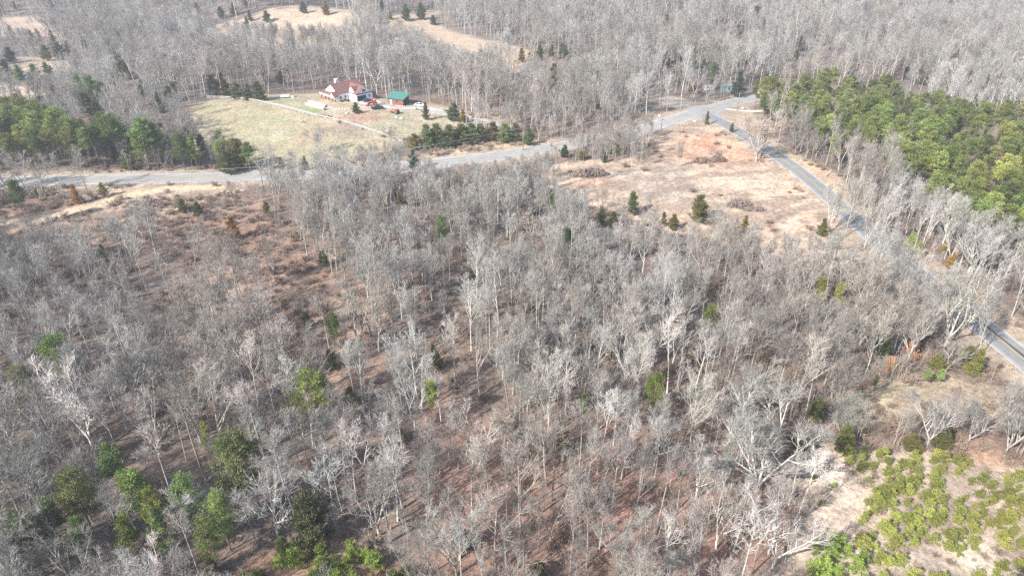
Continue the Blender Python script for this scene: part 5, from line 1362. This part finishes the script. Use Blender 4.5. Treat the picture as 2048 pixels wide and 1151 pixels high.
# shrubs at the foundation
for px, py, sz, wh in ((684, 204, .9, 'nearest the porch'), (690, 202, 1.1, 'in the middle'), (697, 203, .9, 'nearest the garage')):
    x, y = survey(px, py); plant('cedar', x, y, sz, 'low_shrub', 'shrub', 'low dark shrub %s of the white house wall' % wh, 'foundation shrubs', wide=3.0, col=(.6, .7, .8), base=8.0)

# ------------------------------------------------------------------ the shed
x, y = survey(777, 207.5); sh = empty('storage_shed', x, y, rz=R(-24), label='red-sided shed with a green metal roof behind the driveway', cat='shed')
mb = MB(); mb.prism([(0, -.6), (5.2, -.6), (5.2, 4.1), (0, 2.9)], 0, 8.0, 'x'); mb.build('wall', 'barn_red', sh)
mb = MB(); mb.prism([(-.7, 2.8), (5.8, 4.3), (5.8, 4.42), (-.7, 2.92)], -.5, 8.6, 'x')
for k in range(12): mb.box(Vector((-.2 + k * .75, 2.55, 3.64)), (.06, 6.4, .05), mtx=Matrix.Translation((-.2 + k * .75, 2.55, 3.64)) @ Matrix.Rotation(math.atan2(1.5, 6.5), 4, 'X'))
mb.build('roof', 'roof_green', sh)
mb = MB(); mb.box(Vector((1.5, -.05, 1.0)), (1.0, .1, 2.1)); d_ = mb.build('door', 'white_paint', sh); mb = MB(); mb.box(Vector((1.85, -.13, 1.0)), (.08, .08, .12)); mb.build('handle', 'rim', d_)
mb = MB(); mb.box(Vector((8.04, 2.6, 1.35)), (.1, 3.9, 2.8)); mb.build('open_side', 'dark_inside', sh)
mb = MB(); mb.box(Vector((4.6, -.04, 1.7)), (.9, .08, .8)); mb.build('window', 'glass_dark', sh)


# ------------------------------------------------------------------ vehicles
def wheel(parent, x, y, r, w=.24):
    mb = MB(); mb.tube([Vector((x, y - w / 2, r)), Vector((x, y + w / 2, r))], [r, r], 18, cap=True); t = mb.build('wheel', 'tyre', parent)
    mb = MB(); mb.tube([Vector((x, y - w / 2 - .01, r)), Vector((x, y + w / 2 + .01, r))], [r * .58, r * .58], 12, cap=True); mb.build('rim', 'rim', t)


def car(px, py, rz, paint, style, name, label, cat):
    x, y = survey(px, py); e = empty(name, x, y, z=Hs(x, y) + .06, rz=R(rz), label=label, cat=cat); w = .92
    if style == 'pickup':
        body = [(-2.7, .45), (2.65, .45), (2.7, .85), (2.55, 1.08), (1.25, 1.16), (-.75, 1.16), (-.75, 1.1), (-2.7, 1.1)]; cab = [(1.35, 1.14), (.75, 1.78), (-.55, 1.80), (-.8, 1.14)]; wx = 1.75
    elif style == 'suv':
        body = [(-2.25, .42), (2.25, .42), (2.3, .8), (2.15, 1.02), (1.05, 1.12), (-2.2, 1.15), (-2.3, .9)]; cab = [(1.15, 1.1), (.55, 1.72), (-1.95, 1.74), (-2.2, 1.12)]; wx = 1.4
    else:
        body = [(-2.25, .38), (2.25, .38), (2.3, .66), (2.1, .86), (1.0, .96), (-1.7, .98), (-2.25, .9)]; cab = [(1.1, .95), (.4, 1.42), (-.95, 1.44), (-1.75, .97)]; wx = 1.4
    mb = MB(); mb.prism(body, -w, w, 'y'); b = mb.build('body', paint, e)
    mb = MB(); mb.prism(cab, -w * .86, w * .86, 'y'); mb.build('windows', 'glass_dark', e)
    mb = MB(); zt = cab[1][1]; mb.box(Vector(((cab[1][0] + cab[2][0]) / 2, 0, zt + .03)), (cab[1][0] - cab[2][0] + .08, w * 1.66, .07)); mb.build('roof', paint, e)
    if style == 'pickup': mb = MB(); mb.box(Vector((-1.72, 0, 1.115)), (1.8, 1.55, .05)); mb.build('cargo_bed', 'dark_inside', e)
    for sx in (-wx, wx):
        for sy in (-w + .06, w - .06): wheel(e, sx, sy, .38)
    for sy in (-.62, .62):
        mb = MB(); mb.box(Vector((2.27 if style != 'pickup' else 2.66, sy, .78)), (.1, .34, .16)); mb.build('headlight', 'paint_white', e)
    for sy in (-.9, .9):
        mb = MB(); mb.box(Vector((.85, sy * 1.08, 1.1)), (.16, .16, .14)); mb.build('mirror', paint, e)
    return e


car(755, 218.5, 18, 'paint_black', 'pickup', 'pickup_truck', 'black pickup truck parked on gravel beside the red tractor', 'truck')
car(735, 203.5, 40, 'paint_blue', 'sedan', 'parked_car', 'dark blue car parked in front of the open garage', 'car')
car(839, 212.5, -20, 'paint_white', 'sedan', 'parked_car', 'white car parked under trees at the driveway end', 'car')
car(1262, 267.5, 27, 'paint_white', 'suv', 'moving_car', 'white car driving on the highway toward the crossroads', 'car')


def tractor(px, py, rz, paint, label, cabin=True, sc=1.0):
    x, y = survey(px, py); e = empty('farm_tractor', x, y, rz=R(rz), label=label, cat='tractor'); e.scale = (sc,) * 3
    mb = MB(); mb.prism([(-.3, .8), (1.9, .8), (1.95, 1.35), (1.7, 1.5), (-.3, 1.6)], -.38, .38, 'y'); mb.build('hood', paint, e)
    mb = MB(); mb.prism([(-1.3, .7), (.1, .7), (.1, 1.25), (-1.3, 1.3)], -.5, .5, 'y'); mb.build('chassis', 'paint_black', e)
    for sy in (-.72, .72):
        wheel(e, -.85, sy, .78, .42); wheel(e, 1.45, sy * .95, .45, .28)
        mb = MB(); mb.prism([(-1.6, 1.1), (-1.35, 1.62), (-.35, 1.62), (-.05, 1.1), (-.2, 1.1), (-.45, 1.52), (-1.25, 1.52), (-1.45, 1.1)], sy - .25, sy + .25, 'y'); mb.build('fender', paint, e)
    mb = MB(); mb.box(Vector((-.85, 0, 1.5)), (.5, .5, .12)); mb.box(Vector((-1.08, 0, 1.78)), (.1, .5, .5)); mb.build('seat', 'paint_black', e)
    mb = MB()
    for sx, sy in ((-1.3, -.5), (-1.3, .5), (-.1, -.5), (-.1, .5)): mb.box(Vector((sx, sy, 1.85)), (.07, .07, 1.3))
    mb.build('roll_frame', 'paint_black', e)
    if cabin: mb = MB(); mb.box(Vector((-.7, 0, 2.53)), (1.5, 1.25, .1)); mb.build('roof', paint, e)
    for sy in (-.5, .5):
        mb = MB(); mb.tube([Vector((-.1, sy, 1.2)), Vector((1.3, sy, 1.45)), Vector((2.5, sy, .5))], [.07, .07, .06], 6, cap=True); mb.build('loader_arm', paint, e)
    mb = MB(); mb.prism([(2.4, .15), (3.0, .12), (3.02, .2), (2.5, .25), (2.5, .75), (2.4, .75)], -.8, .8, 'y'); mb.build('bucket', paint, e)
    mb = MB(); mb.tube([Vector((1.2, .2, 1.45)), Vector((1.2, .2, 2.1))], [.05, .05], 8, cap=True); mb.build('exhaust', 'paint_black', e)


tractor(746, 211, 200, 'paint_red', 'red tractor with a front loader standing behind the black pickup', sc=1.2)
tractor(791, 227, 150, 'paint_orange', 'orange tractor parked on the grass below the red shed', cabin=False, sc=1.05)


# ------------------------------------------------------------------ long stacks, rocks, odds and ends round the house
def beam(a, b, w, h, label):
    A, B = gpt(*a), gpt(*b); m_ = (A + B) / 2; d = B - A; e = empty('lumber_stack', m_.x, m_.y, rz=math.atan2(d.y, d.x), label=label, cat='lumber stack'); L = Vector((d.x, d.y)).length
    mb = MB()
    for k in range(3):
        for j in range(3): mb.box(Vector((0, (j - 1) * w / 3, .16 + h * (k + .5) / 3)), (L * (1 - .02 * ((k + j) % 3)), w / 3 - .03, h / 3 - .03))
    mb.build('boards', 'lumber_pale', e)
    for k in (-.4, 0, .4): mb = MB(); mb.box(Vector((L * k, 0, .07)), (.15, w, .18)); mb.build('bearer', 'pole_wood', e)


beam((612, 210), (649, 220.5), 1.1, .9, 'nearer of two long white lumber stacks on the lawn')
beam((618, 205), (652, 214.5), 1.1, .9, 'farther of two long white lumber stacks on the lawn')


def rock(px, py, s, label, group, mt='stone_pale', name='pale_rock', cat='rock', flat=.6):
    x, y = survey(px, py); r = random.Random(int(px * 13)); me = bpy.data.meshes.new('rock'); import bmesh
    bm = bmesh.new(); bmesh.ops.create_icosphere(bm, subdivisions=2, radius=s)
    for v in bm.verts: v.co = Vector((v.co.x * 1.25, v.co.y, v.co.z * flat)) * (1 + .35 * (vnoise(v.co.x * 3 + px, v.co.y * 3 + v.co.z * 2, .8) - .5))
    bm.to_mesh(me); bm.free(); me.materials.append(MATS[mt]); o = bpy.data.objects.new(name, me); C.objects.link(o); o.location = (x, y, Hs(x, y) + s * flat * .4); o.rotation_euler = (0, 0, r.uniform(0, 6)); tag(o, label, cat, group)


for i, (px, py, s_) in enumerate(((658, 214, .5), (663, 216, .7), (668, 218, .6), (673, 219, .7), (679, 219, .6), (685, 218.5, .5), (691, 218, .5), (697, 217, .45))):
    rock(px, py, s_, ('first', 'second', 'third', 'fourth', 'fifth', 'sixth', 'seventh', 'eighth')[i] + ' pale rock from the lumber stacks in the line across the lawn', 'row of pale rocks on the lawn')
for px, py, lab in ((694, 227, 'small white rock before the rounded lawn evergreen'), (793, 235, 'white bale-like rock below the orange tractor'), (803, 237, 'second white rock below the orange tractor'),
                    (1389, 243, 'white boulder on the verge at the crossroads corner'), (1486, 217, 'little white boulder beside the field entrance')):
    rock(px, py, .7, lab, None)
for i, px in enumerate((793, 797, 801, 805, 809)): rock(px, 211.5 + i * .35, .35, ('first', 'second', 'third', 'fourth', 'fifth')[i] + ' small pale stone from the white shed door', 'stones before the shed')
rock(620, 202.5, .9, 'dark soil mound beside the lumber stacks', None, 'hide_black', 'soil_mound', 'mound', .5)
rock(716, 223, 1.3, 'purplish grey heap of gravel in the shade of the lawn evergreen', None, 'roof_grey', 'gravel_heap', 'heap', .45)
x, y = survey(570, 196); e = empty('flatbed_trailer', x, y, rz=R(4), label='white flatbed trailer parked at the edge of the woods', cat='trailer')
mb = MB(); mb.box(Vector((0, 0, .75)), (3.6, 1.7, .15)); mb.build('deck', 'paint_white', e)
mb = MB(); mb.box(Vector((0, .8, 1.05)), (3.6, .06, .5)); mb.box(Vector((0, -.8, 1.05)), (3.6, .06, .5)); mb.build('side_rail', 'paint_white', e)
for sy in (-.85, .85): wheel(e, -.2, sy, .36)
mb = MB(); mb.tube([Vector((1.8, 0, .7)), Vector((2.7, 0, .6))], [.06, .05], 6, cap=True); mb.build('hitch', 'paint_black', e)
x, y = survey(584, 195); e = empty('play_house', x, y, rz=R(20), label='little red and white playhouse near the trailer', cat='playhouse')
mb = MB(); mb.prism([(-.7, 0), (.7, 0), (.7, 1.0), (0, 1.5), (-.7, 1.0)], -.6, .6, 'y'); mb.build('wall', 'paint_white', e)
mb = MB(); mb.prism([(-.85, .92), (0, 1.55), (.85, .92), (.85, 1.0), (0, 1.65), (-.85, 1.0)], -.7, .7, 'y'); mb.build('roof', 'paint_red', e)

# teal house and white outbuilding beyond the crossroads
x, y = survey(1441, 183); e = empty('teal_house', x, y, rz=R(-8), label='teal house with a grey roof in tree shade beyond the crossroads', cat='house')
mb = MB(); gable(mb, 0, 10, 0, 6, 2.8, 4.6, 'x'); mb.build('wall', 'teal_wall', e); mb = MB(); roof(mb, 0, 10, 0, 6, 2.8, 4.6, 'x'); mb.build('roof', 'roof_grey', e)
for c in (1.6, 4.0, 7.6): mb = MB(); mb.box(Vector((c, -.04, 1.6)), (.9, .08, 1.1)); mb.build('window', 'glass_dark', e)
mb = MB(); mb.box(Vector((5.8, -.04, 1.05)), (.9, .08, 2.0)); mb.build('door', 'dark_inside', e)
x, y = survey(1416, 181); e = empty('camping_trailer', x, y, rz=R(12), label='white camping trailer left of the teal house', cat='trailer')
mb = MB(); mb.prism([(-2.4, .5), (2.2, .5), (2.5, 1.2), (2.3, 2.4), (-2.2, 2.5), (-2.5, 2.1)], -1.1, 1.1, 'y'); mb.build('body', 'paint_white', e)
for sy in (-1.05, 1.05): wheel(e, 0, sy, .36)
mb = MB(); mb.box(Vector((-.8, -1.12, 1.7)), (1.0, .06, .5)); mb.build('window', 'glass_dark', e)
mb = MB(); mb.box(Vector((1.0, -1.12, 1.4)), (.7, .06, 1.6)); mb.build('door', 'rim', e)
# road sign by the highway
x, y = survey(1317, 242); e = empty('road_sign', x, y, rz=R(-30), label='small white road sign on the highway verge near the thin pole', cat='road sign')
mb = MB(); mb.tube([Vector((0, 0, -.2)), Vector((0, 0, 2.4))], [.05, .05], 6, cap=True); mb.build('post', 'rim', e); mb = MB(); mb.box(Vector((0, -.07, 2.2)), (.75, .03, .9)); mb.build('panel', 'sign_face', e)


# ------------------------------------------------------------------ animals
def beast(px, py, rz, s, mt, name, label, cat, graze=True):
    x, y = survey(px, py); me = bpy.data.meshes.new(name)
    hd = (1.15, 0, .55) if graze else (1.2, 0, 1.45)
    V = [(0, 0, 1.05), (-.55, 0, 1.08), (.5, 0, 1.05), (.82, 0, 1.12 if graze else 1.3), hd, (hd[0] + .28, 0, hd[2] - .2),
         (-.55, .18, .85), (-.5, .2, .45), (-.56, .2, 0), (-.55, -.18, .85), (-.5, -.2, .45), (-.56, -.2, 0), (.5, .18, .8), (.52, .2, .42), (.5, .2, 0), (.5, -.18, .8), (.52, -.2, .42), (.5, -.2, 0),
         (-.82, 0, 1.05), (-.9, 0, .6), (hd[0], .16, hd[2] + .12), (hd[0], -.16, hd[2] + .12)]
    E = [(0, 1), (0, 2), (2, 3), (3, 4), (4, 5), (1, 6), (6, 7), (7, 8), (1, 9), (9, 10), (10, 11), (2, 12), (12, 13), (13, 14), (2, 15), (15, 16), (16, 17), (1, 18), (18, 19), (4, 20), (4, 21)]
    rad = [.36, .32, .34, .2, .15, .09, .17, .09, .06, .17, .09, .06, .14, .08, .06, .14, .08, .06, .05, .03, .05, .05]
    me.from_pydata(V, E, []); o = bpy.data.objects.new(name, me); C.objects.link(o); o.location = (x, y, Hs(x, y)); o.rotation_euler = (0, 0, R(rz)); o.scale = (s,) * 3
    sk = o.modifiers.new('skin', 'SKIN'); sv = me.skin_vertices[0].data if me.skin_vertices else None
    if sv is None:
        bpy.context.view_layer.objects.active = o; bpy.ops.mesh.customdata_skin_add(); sv = me.skin_vertices[0].data
    for i, q in enumerate(rad): sv[i].radius = (q, q)
    sv[0].use_root = True
    o.modifiers.new('sub', 'SUBSURF').levels = 1; o.modifiers['sub'].render_levels = 2; me.materials.append(MATS[mt]); tag(o, label, cat)


beast(605, 246, 175, .95, 'hide_brown', 'grazing_animal', 'small brown animal with pale front grazing in the pasture', 'farm animal')
beast(845, 225, -10, 1.15, 'hide_tan', 'standing_cow', 'tan cow with dark ends standing below the driveway fence', 'cow', False)
beast(837.5, 221, 120, .75, 'hide_black', 'black_calf', 'black and white calf nearest the tan cow', 'calf', False)
beast(832, 220, 30, .7, 'hide_black', 'black_calf', 'black calf farthest from the tan cow', 'calf')
beast(617, 231.5, 100, .6, 'hide_black', 'dark_dog', 'small dark animal standing against the white board fence', 'dog', False)

# whitish bare bush in the young pine field
x, y = survey(1965, 990); plant('brush', x, y, 1.2, 'bare_bush', 'bush', 'whitish bare bush between the young pines', None, base=1.0, col=(2.0, 2.2, 2.4)); THINGS[-1]['mark'] = True

# ------------------------------------------------------------------ labels worked out from neighbours
SHORT = {'dark green cone-crowned': 'dark cone-crowned pine', 'small round-headed': 'round-headed dark pine', 'slim green pine beside': 'slim pine by the brushy gap', 'broad bright green': 'broad bright left pine',
         'big dense olive': 'big dense olive pine', 'thin ragged': 'ragged yellow-green pine', 'narrow columnar': 'narrow columnar pine', 'rounded yellow-green': 'rounded yellow-green pine', 'flat-topped green': 'flat-topped green pine',
         'larger of the two touching': 'two touching olive pines', 'very large olive pine': 'very large wispy pine', 'dark tall pine at the top': 'dark pine topping the clump', 'bright green dense pine': 'bright dense clump pine',
         'greyish olive pine with': 'greyish olive clump pine', 'bushy green pine at': 'bushy corner pine', 'tall dark cedar beside': 'tall dark bottom cedar', 'tiny green pine': 'tiny pine sapling', 'sparse green pine': 'sparse half-hidden pine',
         'large yellowish pyramid': 'large pyramid cedar', 'slim dark pine in': 'slim dark thicket pine', 'wide dark olive': 'wide dark olive cedar', 'dark green cedar beside the huge': 'dark cedar by the huge tree',
         'huge white-limbed': 'huge white-limbed tree', 'bare white spreading': 'white spreading bottom tree', 'sprawling white-limbed': 'sprawling white clump tree', 'pale wide bare': 'pale wide corner tree', 'dome-crowned': 'dome-crowned grey tree',
         'vase-shaped white tree standing': 'vase-shaped white tree', 'tall straight white': 'straight white-trunked tree', 'many-limbed white': 'many-limbed bottom tree', 'tallest white leaning': 'tallest leaning roadside tree',
         'white vase-shaped tree before': 'white tree before the stand', 'white trunk leaning': 'leaning white trunk', 'broad white tree arching': 'tree arching over the road', 'tall pale tree near the reddish': 'tall pale tree on reddish ground',
         'ashy twin': 'ashy twin-stemmed tree', 'round grey tree along': 'round grey field-edge tree', 'wide grey tree': 'wide grey corner tree', 'sprawling brown-green': 'brown-green field-edge cedar', 'whitish bare bush': 'whitish bare bush',
         'low olive cedar at the bottom': 'low olive bottom cedar', 'short flat green': 'short flat green pine', 'pale bare tree standing inside': 'pale tree inside the stand', 'reddish grey bare tree among': 'reddish bare tree in the stand',
         'thin bare tree poking': 'thin bare tree in the upper stand', 'slender bare tree in the dark': 'slender tree in the stand gap', 'tall pine with bare lower': 'tall bare-trunked roadside pine', 'pine trunk with sparse': 'sparse-topped pine at far left',
         'round green pine just beyond': 'round pine beyond the side road', 'tall fan-crowned': 'fan-crowned tree', 'dark cedar at the pasture': 'dark pasture-corner cedar', 'largest cedar of the roadside': 'largest roadside-row cedar',
         'rusty orange cedar': 'rusty orange cedar', 'rusty brown cedar': 'rusty brown cutover cedar', 'left one of three': 'three dark pine tops', 'highest pine of': 'dark pine mass', 'tall dark pine over the woods': 'tall dark pine by the teal house',
         'olive cedar alone': 'lone upper olive cedar', 'second of four': 'four far-field cedars', 'isolated brownish': 'isolated brownish far cedar', 'large dark cedar in woods': 'large dark mid-woods cedar',
         'low green cedar under': 'low cedar by the bottom field', 'gnarled pale oak': 'gnarled pale oak', 'blackened dead': 'blackened dead trunk', 'plump dark olive': 'plump dark roadside cedar', 'tall green cedar at the top': 'tall green upper cedar'}
ORD = 'first second third fourth fifth sixth seventh eighth ninth tenth eleventh twelfth thirteenth fourteenth fifteenth sixteenth seventeenth eighteenth nineteenth twentieth'.split()
ORD += ['twenty-' + q for q in ORD[:9]] + ['thirtieth'] + ['thirty-' + q for q in ORD[:9]] + ['fortieth']
for t in THINGS:
    t['px'], t['py'] = [float(q) for q in seen_at(t['x'], t['y'], Hs(t['x'], t['y']) + t['h'] * (.7 if 'pine_tree' == t['name'] else .5))]
marks = []
for t in THINGS:
    if t['label']:
        for k, sname in SHORT.items():
            if t['label'].startswith(k): marks.append((t['px'], t['py'], sname, t))
cells = {}
for t in THINGS:
    best = min((m for m in marks if m[3] is not t), key=lambda m: (m[0] - t['px']) ** 2 + ((m[1] - t['py']) * 1.2) ** 2)
    dx, dy = t['px'] - best[0], t['py'] - best[1]
    if abs(dx) > abs(dy): dr = 'right of' if dx > 0 else 'left of'
    else: dr = 'in front of' if dy > 0 else 'behind'
    dd = dx * dx + dy * dy
    cells.setdefault((t['name'], best[2], dr), []).append((dd, t))
NOUN = {'bare_tree': 'bare tree', 'pine_tree': 'pine', 'cedar_tree': 'small cedar', 'young_pine': 'young pine', 'bare_sapling': 'thin sapling'}
for (nm, mk, dr), lst in cells.items():
    lst.sort(key=lambda q: q[0])
    for i, (dd, t) in enumerate(lst):
        if t['label']: continue
        n_ = NOUN.get(nm, nm.replace('_', ' ')); adj = ''
        if t.get('pale'): adj = 'pale ' if t['pale'] > 1.1 else ('dull ' if t['pale'] < .85 else 'grey ')
        if i < len(ORD): lab = '%s nearest %s%s %s the %s' % (ORD[i], '', n_, dr, mk)
        else: lab = '%s well %s the %s, past the nearest forty' % (n_, dr, mk)
        if i == 0: lab = 'nearest %s %s the %s' % (n_, dr, mk)
        if adj: lab = lab.replace(n_, adj.strip() + ' ' + n_, 1) if i == 0 else lab + ', ' + adj.strip() + ' barked'
        t['o']['label'] = lab
        if i >= len(ORD): t['o']['group'] = '%ss %s the %s' % (n_, dr, mk)

# ------------------------------------------------------------------ air
hz = MB(); hz.box(Vector((0, 1800, 50)), (18000, 4800, 108)); HZ_ON = True
if HZ_ON:
    m = bpy.data.materials.new('air'); m.use_nodes = True; m.node_tree.nodes.clear()
    pv = m.node_tree.nodes.new('ShaderNodeVolumePrincipled'); pv.inputs['Color'].default_value = (.80, .86, .95, 1); pv.inputs['Density'].default_value = 0.00034; pv.inputs['Anisotropy'].default_value = 0.2
    ou = m.node_tree.nodes.new('ShaderNodeOutputMaterial'); m.node_tree.links.new(pv.outputs[0], ou.inputs['Volume']); MATS['air'] = m
    tag(hz.build('haze', 'air'), kind='stuff')
